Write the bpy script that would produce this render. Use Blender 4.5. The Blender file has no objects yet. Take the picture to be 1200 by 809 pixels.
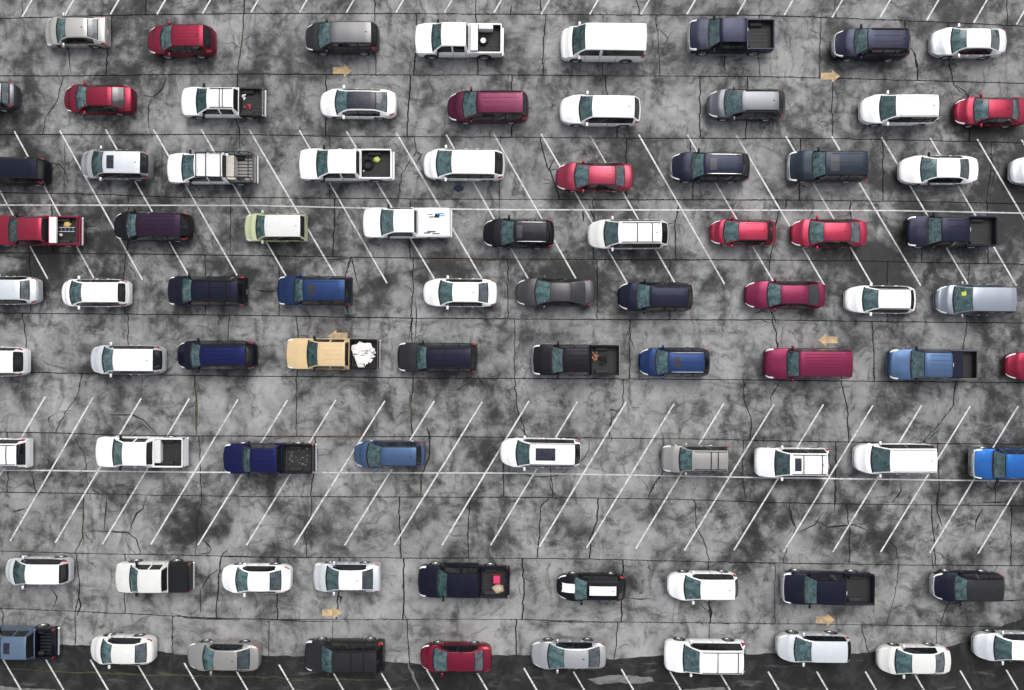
import bpy, bmesh, math, random
from mathutils import Vector, geometry
random.seed(11)
S = bpy.context.scene
COL = S.collection
# ------------------------------------------------------------------ camera
LENS = 26.0
WID = 66.7                       # metres across the frame at ground level
H = WID * LENS / 36.0            # flying height
F = LENS / 36.0 * 1200.0         # focal length in photo pixels
K = WID / 1200.0
cam = bpy.data.cameras.new("drone_camera"); cam.lens = LENS; cam.sensor_width = 36; cam.sensor_fit = 'HORIZONTAL'
cam.clip_start = 0.5; cam.clip_end = 3000
co = bpy.data.objects.new("drone_camera", cam); COL.objects.link(co)
co.location = (0, 0, H); co.rotation_euler = (0, 0, 0); S.camera = co
# ------------------------------------------------------------------ world, sun, exposure
SUN_EL, SUN_AZ = 56, 20
w = bpy.data.worlds.new("World"); S.world = w; w.use_nodes = True
nt = w.node_tree; nt.nodes.clear()
out = nt.nodes.new('ShaderNodeOutputWorld'); bg = nt.nodes.new('ShaderNodeBackground')
sky = nt.nodes.new('ShaderNodeTexSky'); sky.sky_type = 'NISHITA'; sky.sun_disc = False
sky.sun_elevation = math.radians(SUN_EL); sky.sun_rotation = math.radians(SUN_AZ)
sky.air_density = 1.2; sky.dust_density = 5.0; sky.ozone_density = 1.0
hs = nt.nodes.new('ShaderNodeHueSaturation'); hs.inputs['Saturation'].default_value = 0.22
bg.inputs[1].default_value = 0.15
nt.links.new(sky.outputs[0], hs.inputs['Color']); nt.links.new(hs.outputs[0], bg.inputs[0]); nt.links.new(bg.outputs[0], out.inputs[0])
sl = bpy.data.lights.new("sun", 'SUN'); sl.energy = 0.75; sl.angle = math.radians(50); sl.color = (1, 0.97, 0.93)
so = bpy.data.objects.new("sun", sl); COL.objects.link(so)
az, el = math.radians(SUN_AZ), math.radians(SUN_EL)
sd = Vector((math.sin(az) * math.cos(el), math.cos(az) * math.cos(el), math.sin(el)))
so.rotation_euler = sd.to_track_quat('Z', 'Y').to_euler(); so.location = sd * 60
S.view_settings.view_transform = 'Standard'; S.view_settings.look = 'None'
S.view_settings.exposure = 0.36; S.view_settings.gamma = 1.0; S.view_settings.use_curve_mapping = False
S.cycles.max_bounces = 5; S.cycles.diffuse_bounces = 3; S.cycles.glossy_bounces = 3
S.cycles.transmission_bounces = 1; S.cycles.transparent_max_bounces = 4


def lerp(a, b, t): return a + (b - a) * t
def clamp(t, a=0.0, b=1.0): return max(a, min(b, t))
def gx(px, h=0.0): return (px - 600.0) * (H - h) / F
def gy(py, h=0.0): return (404.5 - py) * (H - h) / F


def interp(pts, x):
    if x <= pts[0][0]: return pts[0][1]
    for (a, va), (b, vb) in zip(pts, pts[1:]):
        if x <= b: return va if b == a else va + (vb - va) * (x - a) / (b - a)
    return pts[-1][1]
# ------------------------------------------------------------------ node helpers


class NB:
    def __init__(s, name):
        s.m = bpy.data.materials.new(name); s.m.use_nodes = True; s.t = s.m.node_tree
        s.t.nodes.clear(); s.o = s.t.nodes.new('ShaderNodeOutputMaterial')
        s.b = s.t.nodes.new('ShaderNodeBsdfPrincipled'); s.l(s.b.outputs[0], s.o.inputs[0])
    def l(s, a, b): s.t.links.new(a, b)
    def put(s, sock, v):
        if isinstance(v, bpy.types.NodeSocket): s.l(v, sock)
        elif isinstance(v, (tuple, list)) and len(v) == 3 and sock.type == 'RGBA': sock.default_value = (*v, 1)
        else: sock.default_value = v
    def math(s, op, a, b=0.0, c=None, cl=False):
        n = s.t.nodes.new('ShaderNodeMath'); n.operation = op; n.use_clamp = cl
        s.put(n.inputs[0], a); s.put(n.inputs[1], b)
        if c is not None: s.put(n.inputs[2], c)
        return n.outputs[0]
    def vmath(s, op, a, b):
        n = s.t.nodes.new('ShaderNodeVectorMath'); n.operation = op
        s.put(n.inputs[0], a)
        if op == 'SCALE': s.put(n.inputs['Scale'], b)
        else: s.put(n.inputs[1], b)
        return n.outputs[0]
    def pos(s): return s.t.nodes.new('ShaderNodeNewGeometry').outputs['Position']
    def obj(s): return s.t.nodes.new('ShaderNodeTexCoord').outputs['Object']
    def noise(s, vec, scale, detail=4, rough=0.55, dist=0.0, color=False):
        n = s.t.nodes.new('ShaderNodeTexNoise'); s.l(vec, n.inputs['Vector'])
        n.inputs['Scale'].default_value = scale; n.inputs['Detail'].default_value = detail
        n.inputs['Roughness'].default_value = rough; n.inputs['Distortion'].default_value = dist
        return n.outputs['Color' if color else 'Fac']
    def ramp(s, fac, pts, interp='LINEAR'):
        n = s.t.nodes.new('ShaderNodeValToRGB'); cr = n.color_ramp; cr.interpolation = interp
        while len(cr.elements) < len(pts): cr.elements.new(0.5)
        for e, (p, c) in zip(cr.elements, pts):
            e.position = p; e.color = (c, c, c, 1) if not isinstance(c, tuple) else (*c, 1)
        s.put(n.inputs[0], fac); return n.outputs[0]
    def mix(s, fac, a, b, mode='MIX'):
        n = s.t.nodes.new('ShaderNodeMix'); n.data_type = 'RGBA'; n.blend_type = mode
        s.put(n.inputs[0], fac); s.put(n.inputs[6], a); s.put(n.inputs[7], b); return n.outputs[2]
    def bump(s, h, strength=0.3, dist=0.02):
        n = s.t.nodes.new('ShaderNodeBump'); n.inputs['Strength'].default_value = strength
        n.inputs['Distance'].default_value = dist; s.l(h, n.inputs['Height']); s.l(n.outputs[0], s.b.inputs['Normal'])
    def set(s, **k):
        names = dict(base='Base Color', rough='Roughness', metal='Metallic', coat='Coat Weight', coatr='Coat Roughness', spec='Specular IOR Level')
        for a, v in k.items(): s.put(s.b.inputs[names[a]], v)
        return s.m


# coarse wear map of the lot: one digit per 50 px cell, 0 = soaked/oily, 9 = dry and pale
WEAR = ["544345556565566556655455", "554465456656654565645455", "454655466665565656455655",
        "445455555556655556654522", "455345455546634566654433", "432355335556664666644322",
        "224643365325223436332334", "666556656665666667755555", "655655655654676776566554",
        "564666655565656675456655", "555666566655666654566643", "544545565645666555354643",
        "666636655653657544443554", "566756556664665665666655", "656767776767776776666654",
        "667777677777777767666665"]


def wear_node(b, p):
    d = b.vmath('SUBTRACT', b.noise(p, 0.35, 3, 0.6, 0, True), (0.5, 0.5, 0.5))
    q = b.vmath('ADD', p, b.vmath('SCALE', d, 7.0))
    sp = b.t.nodes.new('ShaderNodeSeparateXYZ'); b.l(q, sp.inputs[0])
    u = b.math('MULTIPLY_ADD', sp.outputs[0], 1.0 / WID, 0.5)
    v = b.math('MULTIPLY_ADD', sp.outputs[1], -1.0 / (K * 50), 404.5 / 50 - 0.5)
    v = b.math('MINIMUM', b.math('MAXIMUM', v, 0.0), 15.0)
    tot = None
    for i, row in enumerate(WEAR):
        r = b.ramp(u, [((j + .5) / 24, int(ch) / 9.0) for j, ch in enumerate(row)])
        wt = b.math('SUBTRACT', 1.0, b.math('ABSOLUTE', b.math('SUBTRACT', v, float(i))), cl=True)
        t = b.math('MULTIPLY', r, wt)
        tot = t if tot is None else b.math('ADD', tot, t)
    return tot


def concrete():
    b = NB("weathered_concrete"); p = b.pos()
    wear = wear_node(b, p)
    big = b.noise(p, 0.30, 6, 0.58, 0.35)
    med = b.noise(b.vmath('ADD', p, (31, 7, 0)), 1.0, 6, 0.58, 0.4)
    fine = b.noise(p, 9.0, 4, 0.7)
    v = b.math('MULTIPLY_ADD', b.math('SUBTRACT', wear, 0.56), 0.95, 0.545)
    v = b.math('ADD', v, b.math('MULTIPLY', b.math('SUBTRACT', big, 0.5), 1.7))
    v = b.math('ADD', v, b.math('MULTIPLY', b.math('SUBTRACT', med, 0.5), 1.1))
    v = b.math('ADD', v, b.math('MULTIPLY', b.math('SUBTRACT', fine, 0.5), 0.3))
    c = b.ramp(v, [(0.0, .010), (0.20, .026), (0.34, .070), (0.48, .145), (0.62, .222), (1.0, .33)])
    # dark oily blots with ragged edges
    bl = b.noise(b.vmath('ADD', p, (3, 50, 2)), 0.60, 9, 0.70, 0.3)
    blm = b.ramp(b.math('SUBTRACT', bl, b.math('MULTIPLY', b.math('SUBTRACT', wear, .56), .25)), [(0.545, 0.0), (0.66, 1.0)])
    c = b.mix(b.math('MULTIPLY', blm, 0.80), c, (.016, .016, .017))
    dr = b.noise(b.vmath('MULTIPLY', b.vmath('ADD', p, b.vmath('SCALE', b.noise(p, .5, 3, .5, 0, True), 1.5)), (1.6, .30, 1)), 0.9, 6, .66)
    c = b.mix(b.math('MULTIPLY', b.ramp(dr, [(0.54, 0.0), (0.66, 1.0)]), 0.65), c, (.030, .030, .031))
    hz = b.noise(b.vmath('MULTIPLY', b.vmath('ADD', p, b.vmath('SCALE', b.noise(b.vmath('ADD', p, (40, 2, 0)), .22, 3, .5, 0, True), 5.0)), (.22, 1.3, 1)), 1.0, 6, .68)
    c = b.mix(b.math('MULTIPLY', b.ramp(hz, [(0.54, 0.0), (0.68, 1.0)]), 0.62), c, (.024, .024, .025))
    sm = b.noise(b.vmath('ADD', p, (9, 3, 0)), 3.2, 6, .72)
    c = b.mix(b.math('MULTIPLY', b.ramp(sm, [(0.60, 0.0), (0.69, 1.0)]), 0.40), c, (.028, .028, .028))
    # wandering seepage veins, thick where the lot is worn
    q = b.vmath('ADD', p, b.vmath('SCALE', b.noise(p, 1.1, 4, .6, 0, True), 1.2))
    for sc_, off, wdt, amt in ((.33, (5, 1, 0), .030, .6), (.9, (17, 4, 3), .040, .42)):
        vn = b.math('ABSOLUTE', b.math('SUBTRACT', b.noise(b.vmath('ADD', q, off), sc_, 5, .62), .5))
        msk = b.ramp(b.math('SUBTRACT', b.noise(b.vmath('ADD', p, off), .28, 4, .6), b.math('MULTIPLY', b.math('SUBTRACT', wear, .56), .3)), [(.50, 0.0), (.60, 1.0)])
        c = b.mix(b.math('MULTIPLY', b.math('MULTIPLY', b.ramp(vn, [(0.0, 1.0), (wdt, 0.0)]), msk), amt), c, (.014, .014, .015))
    # swept tyre arcs, faint
    st = b.noise(b.vmath('MULTIPLY', b.vmath('ADD', p, b.vmath('SCALE', b.noise(p, .12, 2, .5, 0, True), 9.0)), (0.35, 2.2, 1)), 1.1, 4, .6, .5)
    c = b.mix(b.math('MULTIPLY', b.math('MULTIPLY', b.ramp(st, [(0.52, 0.0), (0.75, 1.0)]), b.ramp(v, [(.2, 0.0), (.6, 1.0)])), 0.28), c, (.30, .30, .295))
    oi = b.t.nodes.new('ShaderNodeObjectInfo').outputs['Random']
    c = b.mix(1.0, c, b.ramp(oi, [(0, .86), (1, 1.0)]), 'MULTIPLY')
    b.set(base=c, rough=b.ramp(v, [(0.1, .55), (0.6, .9)]), spec=0.3)
    b.bump(b.noise(p, 14, 5, .7), 0.35, 0.02)
    return b.m


def asphalt():
    b = NB("dark_asphalt"); p = b.pos()
    n = b.noise(p, 0.7, 7, .65, 1.0); f = b.noise(p, 22, 3, .8)
    st = b.noise(b.vmath('MULTIPLY', p, (0.35, 2.0, 1)), 0.9, 6, .6, .4)
    c = b.ramp(b.math('ADD', b.math('MULTIPLY', n, .75), b.math('MULTIPLY', f, .25)), [(0.3, .005), (0.48, .013), (0.60, .032), (.75, .075)])
    c = b.mix(b.math('MULTIPLY', b.ramp(st, [(0.60, 0.0), (0.72, 1.0)]), .5), c, (.17, .168, .155))
    b.set(base=c, rough=.85, spec=.3); b.bump(f, .5, .02); return b.m


def simple(name, col, rough=.5, metal=0.0, coat=0.0, var=0.12, scale=6.0, spec=0.5):
    b = NB(name); p = b.obj()
    n = b.noise(p, scale, 5, .65)
    lo = tuple(c * (1 - var) for c in col); hi = tuple(min(1, c * (1 + var)) for c in col)
    b.set(base=b.ramp(n, [(0.3, lo), (0.7, hi)]), rough=rough, metal=metal, coat=coat, spec=spec)
    b.b.inputs['Coat Roughness'].default_value = .06
    return b.m


_paint = {}
PC = dict(white=(.80, .805, .81), offwhite=(.63, .63, .615), beige=(.42, .415, .395), silver=(.50, .51, .525), silverwhite=(.68, .71, .74),
          steel=(.105, .112, .125), bluegrey=(.26, .29, .34), grey=(.13, .13, .135), charcoal=(.036, .036, .038), browngrey=(.072, .069, .073), black=(.010, .010, .014),
          navyblack=(.010, .012, .028), navy=(.010, .014, .085), purpleblack=(.030, .014, .036), tealblack=(.010, .017, .027), pitch=(.005, .005, .006),
          red=(.29, .014, .044), crimson=(.225, .014, .038), pinkred=(.25, .022, .050), maroon=(.085, .010, .034), wine=(.16, .014, .050),
          blue=(.018, .042, .13), slateblue=(.065, .12, .235), skyblue=(.17, .25, .36), brightblue=(.014, .12, .42), tan=(.58, .43, .24),
          palegreen=(.45, .50, .30), warmgrey=(.29, .285, .275))


def paint(key):
    if key in _paint: return _paint[key]
    c = PC[key]; b = NB("car_paint_" + key); p = b.obj()
    oi = b.t.nodes.new('ShaderNodeObjectInfo').outputs['Random']
    n = b.noise(b.vmath('ADD', p, b.vmath('SCALE', (1, 1, 1), b.math('MULTIPLY', oi, 40.0))), 2.2, 6, .7, .5)
    dust = b.noise(p, 30, 3, .7)
    lum = sum(c) / 3
    d = tuple(lerp(x, .12, .045) for x in c) if lum < .3 else tuple(x * .92 for x in c)
    col = b.mix(b.ramp(n, [(0.35, 0.0), (0.72, 1.0)]), c, d)
    metal = 0.0 if key in ('white', 'offwhite', 'tan', 'palegreen', 'pitch') else (.5 if key in ('silverwhite', 'beige', 'warmgrey') else .82)
    b.set(base=col, rough=b.ramp(dust, [(0.35, .28), (0.7, .46)]), metal=metal, coat=.45 if lum > .1 else .22, spec=.35 if lum > .1 else .22)
    b.b.inputs['Coat Roughness'].default_value = .09
    _paint[key] = b.m; return b.m


def glass(name, a, bcol, scale=3.2):
    b = NB(name); p = b.obj()
    n = b.noise(p, scale, 5, .6, .8); sp = b.noise(p, 14, 2, .5)
    c = b.ramp(n, [(0.34, a), (0.62, bcol)])
    c = b.mix(b.ramp(sp, [(0.70, 0.0), (0.74, 1.0)]), c, tuple(min(1, x * 3.2 + .05) for x in bcol))
    oi = b.t.nodes.new('ShaderNodeObjectInfo').outputs['Random']
    if 'wind' in name or 'rear' in name: c = b.mix(1.0, c, b.ramp(oi, [(0, (.45, .50, .50)), (.5, (.9, .9, .9)), (1, (1.0, .96, .96))]), 'MULTIPLY')
    b.set(base=c, rough=.3 if 'roof' in name else .06, spec=.4 if 'roof' in name else .55, coat=0 if 'roof' in name else .4); b.b.inputs['Coat Roughness'].default_value = .03
    return b.m


def worn_paint(name, col, wear_lo=0.50, wear_hi=0.66, scale=3.0):
    b = NB(name); p = b.pos()
    n = b.noise(p, scale, 7, .72, .5); n2 = b.noise(p, .25, 3, .5)
    f = b.ramp(b.math('ADD', b.math('MULTIPLY', n, .75), b.math('MULTIPLY', n2, .25)), [(wear_lo, 0.0), (wear_hi, 1.0)])
    b.set(base=b.mix(f, col, (.16, .16, .155)), rough=.75, spec=.3); return b.m


M = dict(
    concrete=concrete(), asphalt=asphalt(),
    dirt=simple("joint_dirt", (.014, .014, .012), .95, var=.5, scale=2, spec=.1),
    crackdark=simple("crack_shade_and_dirt", (.016, .016, .016), .9, var=.4, scale=3, spec=.2),  # shade in open cracks as a flat dark colour, also dirt of crumbled edges
    rust=simple("rusty_joint_dirt", (.075, .055, .038), .95, var=.4, scale=3, spec=.1),
    moss=simple("mossy_joint_dirt", (.07, .068, .035), .95, var=.4, scale=3, spec=.1),
    line=worn_paint("worn_white_line_paint", (.60, .60, .59), .47, .68),
    long=worn_paint('greyed_line_paint', (.50, .50, .49), .48, .68),
    palepatch=worn_paint('scuffed_asphalt', (.075, .075, .07), .40, .56, 2.0),
    faint=worn_paint("faded_white_line_paint", (.62, .62, .61), .50, .66),
    yellow=worn_paint("faded_yellow_paint", (.58, .40, .20), .40, .66, 2.6),
    wind=glass("windscreen_glass", (.018, .044, .047), (.075, .145, .155)),
    rear=glass("rear_glass", (.025, .033, .040), (.085, .105, .120)),
    dark=glass("side_glass", (.004, .005, .006), (.010, .012, .013)),
    roofglass=glass("tinted_roof_glass", (.008, .009, .018), (.022, .024, .040)),
    trim=simple("black_trim_and_gap_shade", (.007, .007, .008), .6, var=.3, spec=.3),
    tyre=simple("tyre_rubber", (.010, .010, .010), .85, var=.3, spec=.3),
    rim=simple("alloy_rim", (.36, .37, .38), .3, metal=.8, var=.1),
    rimdark=simple("rim_gap", (.012, .012, .013), .7),
    chrome=simple("chrome_trim", (.72, .73, .74), .18, metal=.9, var=.06),
    lamp=simple("headlamp_lens", (.80, .81, .82), .12, metal=.1, coat=1, var=.25, scale=18),
    tail=simple("tail_lamp_lens", (.30, .008, .012), .15, coat=1, var=.25, scale=14),
    plate=simple("number_plate_white", (.7, .7, .72), .4),
    liner=simple("bed_liner", (.013, .013, .014), .7, var=.45, scale=5),
    under=simple("underbody_black", (.006, .006, .006), .9, spec=.1),
    stepsteel=simple('brushed_step', (.16, .16, .165), .5, metal=.5),
    sticker=simple('yellow_sticker', (.55, .62, .05), .5),
    orange=simple("indicator_amber", (.6, .2, .02), .3),
)
# ------------------------------------------------------------------ object helpers


def mesh_obj(name, verts, faces, mats, parent=None, midx=None, smooth=False, angle=40):
    me = bpy.data.meshes.new(name); me.from_pydata(verts, [], faces)
    for m in (mats if isinstance(mats, (list, tuple)) else [mats]): me.materials.append(m)
    if midx: me.polygons.foreach_set('material_index', midx)
    if smooth:
        me.polygons.foreach_set('use_smooth', [True] * len(me.polygons))
        me.set_sharp_from_angle(angle=math.radians(angle))
    me.update()
    o = bpy.data.objects.new(name, me); COL.objects.link(o)
    if parent is not None: o.parent = parent
    return o


def share(name, me, parent, loc=(0, 0, 0), rot=(0, 0, 0), scale=(1, 1, 1)):
    o = bpy.data.objects.new(name, me); COL.objects.link(o); o.parent = parent
    o.location = loc; o.rotation_euler = rot; o.scale = scale; return o


def empty(name, loc=(0, 0, 0), rz=0.0):
    o = bpy.data.objects.new(name, None); o.empty_display_size = .3; COL.objects.link(o)
    o.location = loc; o.rotation_euler = (0, 0, rz); return o


def tag(o, label=None, cat=None, group=None, kind=None):
    if label: o['label'] = label
    if cat: o['category'] = cat
    if group: o['group'] = group
    if kind: o['kind'] = kind
    return o


class MB:
    """collects boxes, tubes and sheets for one mesh"""
    def __init__(s): s.v = []; s.f = []; s.m = []
    def add(s, v, f, m=0):
        o = len(s.v); s.v += v; s.f += [tuple(i + o for i in q) for q in f]; s.m += [m] * len(f)
    def box(s, x0, x1, y0, y1, z0, z1, m=0, bev=0.0):
        bb = min(bev, (x1 - x0) * .45, (y1 - y0) * .45)
        if bb <= 0:
            v = [(x, y, z) for z in (z0, z1) for x, y in ((x0, y0), (x1, y0), (x1, y1), (x0, y1))]
            s.add(v, [(3, 2, 1, 0), (4, 5, 6, 7), (0, 1, 5, 4), (1, 2, 6, 5), (2, 3, 7, 6), (3, 0, 4, 7)], m); return
        bz = min(bb, (z1 - z0) * .45); v = []
        for z, e in ((z0, bb), (z0 + bz, 0), (z1 - bz, 0), (z1, bb)):
            a, b_, c, d = x0 + e, x1 - e, y0 + e, y1 - e; q = bb * .6
            v += [(a + q, c, z), (b_ - q, c, z), (b_, c + q, z), (b_, d - q, z), (b_ - q, d, z), (a + q, d, z), (a, d - q, z), (a, c + q, z)]
        f = [tuple(reversed(range(8))), tuple(range(24, 32))]
        for r in range(3):
            for i in range(8): j = (i + 1) % 8; f.append((r * 8 + i, r * 8 + j, r * 8 + 8 + j, r * 8 + 8 + i))
        s.add(v, f, m)
    def tube(s, pts, r, n=6, m=0):
        v = []; f = []
        for i, p in enumerate(pts):
            a = Vector(pts[max(i - 1, 0)]); b_ = Vector(pts[min(i + 1, len(pts) - 1)]); t = (b_ - a).normalized()
            up = Vector((0, 0, 1)) if abs(t.z) < .9 else Vector((1, 0, 0)); e = t.cross(up).normalized(); g = e.cross(t)
            for k in range(n):
                an = 2 * math.pi * k / n; q = Vector(p) + e * (math.cos(an) * r) + g * (math.sin(an) * r); v.append(tuple(q))
        for i in range(len(pts) - 1):
            for k in range(n): l = (k + 1) % n; f.append((i * n + k, i * n + l, i * n + n + l, i * n + n + k))
        f.append(tuple(reversed(range(n)))); f.append(tuple(range(len(v) - n, len(v)))); s.add(v, f, m)
    def build(s, name, mats, parent=None, smooth=False):
        return mesh_obj(name, s.v, s.f, mats, parent, s.m, smooth)


# ================================================================== THE LOT
ground = MB(); ground.add([(-900, -900, -.09), (900, -900, -.09), (900, 900, -.09), (-900, 900, -.09)], [(0, 1, 2, 3)])
tag(ground.build("ground", M['asphalt']), kind='structure')
bed_sheet = MB(); bed_sheet.add([(-55, -42, -.055), (55, -42, -.055), (55, 46, -.055), (-55, 46, -.055)], [(0, 1, 2, 3)])
tag(bed_sheet.build("ground_joint_dirt", M['dirt']), kind='structure')

J = [
    [(-300, -128), (1500, -112)],
    [(-300, -54), (1500, -40)],
    [(-300, 22), (0, 22), (100, 19), (160, 17.5), (300, 16), (450, 16), (600, 17), (750, 17.5), (900, 18.5), (1000, 22), (1100, 26), (1200, 31), (1500, 40)],
    [(-300, 89), (0, 89), (100, 89), (200, 87.5), (300, 87), (430, 88), (600, 88), (700, 89), (900, 90), (975, 92), (1100, 95), (1200, 98), (1500, 106)],
    [(-300, 157), (0, 158), (300, 158), (400, 160), (600, 161), (700, 162), (950, 162.5), (1050, 164), (1170, 167), (1500, 174)],
    [(-300, 222), (0, 226), (80, 227), (200, 231), (450, 233), (600, 234), (900, 234.5), (1050, 236), (1150, 238), (1500, 246)],
    [(-300, 294), (75, 297), (250, 299), (450, 302), (600, 304), (900, 305), (1000, 306), (1150, 309), (1500, 316)],
    [(-300, 364), (0, 367), (100, 368), (300, 370), (480, 373), (600, 374), (750, 375), (900, 375), (1030, 377), (1500, 382)],
    [(-300, 432), (35, 436.5), (150, 439), (250, 440.5), (400, 442), (520, 443.5), (700, 444), (900, 445.5), (1000, 447), (1500, 451)],
    [(-300, 503), (50, 507), (150, 510.5), (300, 511.5), (500, 512), (700, 513.5), (850, 515), (900, 517), (1000, 518.5), (1100, 520), (1500, 524)],
    [(-300, 574), (0, 577), (100, 578.5), (200, 581), (300, 582), (600, 583), (750, 584.5), (850, 587), (900, 589), (1000, 591), (1500, 596)],
    [(-300, 642), (0, 646), (100, 649), (200, 650.5), (300, 653), (400, 654), (600, 654.5), (700, 655.5), (800, 658), (900, 660), (1050, 662), (1500, 666)],
    [(-300, 706), (0, 713), (75, 716), (150, 719.5), (240, 724), (300, 726), (600, 726), (700, 729), (900, 731), (1050, 733), (1500, 740)],
    [(-300, 790), (1500, 812)],
    [(-300, 860), (1500, 885)],
    [(-300, 932), (1500, 958)],
]
# slab-wide joints and cracks inside each band (top to bottom), in lot coordinates read off the drone picture
V = [
    [[(60, 0)], [(190, 0)], [(330, 0)], [(470, 0)], [(610, 0)], [(760, 0)], [(900, 0)], [(1050, 0)], [(1190, 0)]],
    [[(25, -20), (26, 10)], [(171, 0)], [(286, -30), (286, 8)], [(439, 0)], [(558, 0)], [(633, -20), (634, 10)], [(745, 0), (749, 10)], [(979, 0)], [(1180, 0), (1180, 14)]],
    [[(131, 22), (127, 50), (124, 85)], [(286, 18), (284, 50), (279, 80)], [(439, 25), (440, 60)], [(488, 60), (485, 84)], [(557, 20), (560, 80)], [(640, 20), (637, 50), (636, 86)], [(707, 50), (706, 86)], [(769, 21), (771, 45), (773, 86)], [(890, 25), (888, 55), (891, 88)], [(962, 30), (960, 80)], [(1060, 28), (1061, 45), (1073, 65), (1075, 88)], [(1111, 40), (1111, 68), (1116, 88)]],
    [[(74, 92), (67, 118), (53, 138), (50, 155)], [(278, 100), (277, 140), (281, 157)], [(382, 120)], [(481, 92), (480, 115), (477, 152)], [(600, 120)], [(709, 92), (711, 108), (722, 140), (723, 158)], [(820, 120)], [(876, 95), (874, 158)], [(975, 120)], [(1118, 100), (1125, 108), (1135, 112), (1136, 160)]],
    [[(76, 180), (75, 224)], [(190, 195)], [(281, 162), (281, 178), (284, 225)], [(386, 190), (386, 228)], [(486, 164), (488, 178), (471, 203), (467, 230)], [(586, 170), (585, 230)], [(633, 165), (640, 190), (650, 216), (655, 230)], [(734, 200)], [(809, 166), (812, 222)], [(938, 166), (937, 230)], [(1035, 200)], [(1162, 170), (1162, 190), (1156, 234)]],
    [[(60, 240), (62, 290)], [(150, 260)], [(270, 265)], [(392, 240), (390, 298)], [(481, 240), (480, 270), (481, 300)], [(585, 240), (585, 300)], [(694, 238), (697, 258), (695, 300)], [(795, 238), (791, 262), (792, 300)], [(911, 240), (911, 256), (903, 300)], [(997, 240), (998, 300)], [(1080, 260)], [(1157, 242), (1158, 300)]],
    [[(35, 300)], [(147, 301), (144, 340), (146, 364)], [(240, 330)], [(327, 350)], [(411, 304), (403, 330), (408, 368)], [(484, 307), (484, 345), (481, 370)], [(595, 340)], [(700, 340)], [(785, 340)], [(902, 310), (901, 340), (905, 370)], [(1040, 340)], [(1136, 312), (1133, 372)]],
    [[(26, 370), (31, 400), (32, 433)], [(150, 400)], [(269, 373), (267, 398), (265, 436)], [(347, 374), (349, 395), (348, 438)], [(484, 376), (483, 400), (484, 440)], [(603, 410)], [(738, 410)], [(905, 378), (910, 390), (911, 440)], [(1022, 380), (1023, 400), (1025, 444)], [(1133, 381), (1128, 412), (1129, 445)]],
    [[(96, 440), (90, 465), (76, 484), (65, 505)], [(228, 443), (230, 470), (230, 506)], [(347, 480)], [(484, 446), (481, 475), (483, 508)], [(603, 446), (606, 478), (614, 500), (616, 510)], [(731, 447), (730, 475), (717, 492), (714, 510)], [(871, 448), (872, 470), (880, 490), (879, 512)], [(986, 450), (993, 480), (995, 515)], [(1120, 450), (1117, 475), (1096, 503), (1083, 516)]],
    [[(9, 540)], [(87, 512), (100, 535), (103, 575)], [(233, 515), (235, 560), (236, 577)], [(369, 515), (369, 550), (364, 578)], [(503, 515), (503, 535), (493, 560), (493, 579)], [(590, 545)], [(645, 550), (648, 578)], [(778, 520), (776, 556), (760, 580)], [(871, 520), (870, 555), (874, 584)], [(979, 560), (978, 586)], [(1099, 524), (1101, 570), (1097, 590)], [(1166, 530), (1166, 588)]],
    [[(98, 582), (98, 600), (97, 630), (89, 645)], [(236, 585), (231, 612), (229, 648)], [(365, 586), (365, 600), (357, 625), (359, 650)], [(468, 587), (468, 612), (470, 650)], [(551, 587), (549, 620), (549, 651)], [(643, 586), (633, 595), (632, 620), (630, 651)], [(701, 587), (700, 610), (692, 630), (691, 652)], [(814, 589), (816, 618), (826, 638), (831, 655)], [(925, 595), (932, 618), (918, 656)], [(992, 596), (996, 620), (995, 656)], [(1092, 600), (1096, 658)], [(1185, 640)]],
    [[(90, 653), (93, 680), (92, 700), (88, 714)], [(146, 690)], [(259, 655), (256, 680), (254, 705)], [(325, 700)], [(398, 660), (397, 695), (394, 722)], [(473, 658), (473, 690), (472, 722)], [(612, 659), (614, 690), (612, 722)], [(730, 660), (729, 700), (728, 725)], [(830, 662), (831, 705), (833, 727)], [(908, 700)], [(1053, 666), (1048, 700), (1040, 728)], [(1168, 666), (1111, 708), (1102, 730)]],
    [[(88, 722), (88, 755), (87, 790)], [(202, 728), (202, 785)], [(315, 760)], [(390, 732), (389, 790)], [(477, 732), (478, 755), (481, 790)], [(605, 770)], [(724, 733), (722, 760), (716, 790)], [(831, 736), (830, 790)], [(1010, 738), (1015, 755), (1025, 790)], [(1098, 740), (1096, 795)]],
    [[(120, 0)], [(260, 0)], [(400, 0)], [(560, 0)], [(700, 0)], [(850, 0)], [(1010, 0)], [(1150, 0)]],
    [[(60, 0)], [(210, 0)], [(360, 0)], [(500, 0)], [(650, 0)], [(800, 0)], [(940, 0)], [(1090, 0)]],
]
pavement = empty("pavement"); tag(pavement, kind='structure')
rj = random.Random(5)


def jag(pts, amp, step=14):
    """subdivide a polyline and roughen it"""
    out = [pts[0]]
    for (a, b_), (c, d) in zip(pts, pts[1:]):
        n = max(1, int(math.hypot(c - a, d - b_) / step))
        for i in range(1, n + 1):
            t = i / n; x, y = lerp(a, c, t), lerp(b_, d, t)
            if i < n: x += rj.uniform(-amp, amp); y += rj.uniform(-amp, amp)
            out.append((x, y))
    return out


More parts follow.
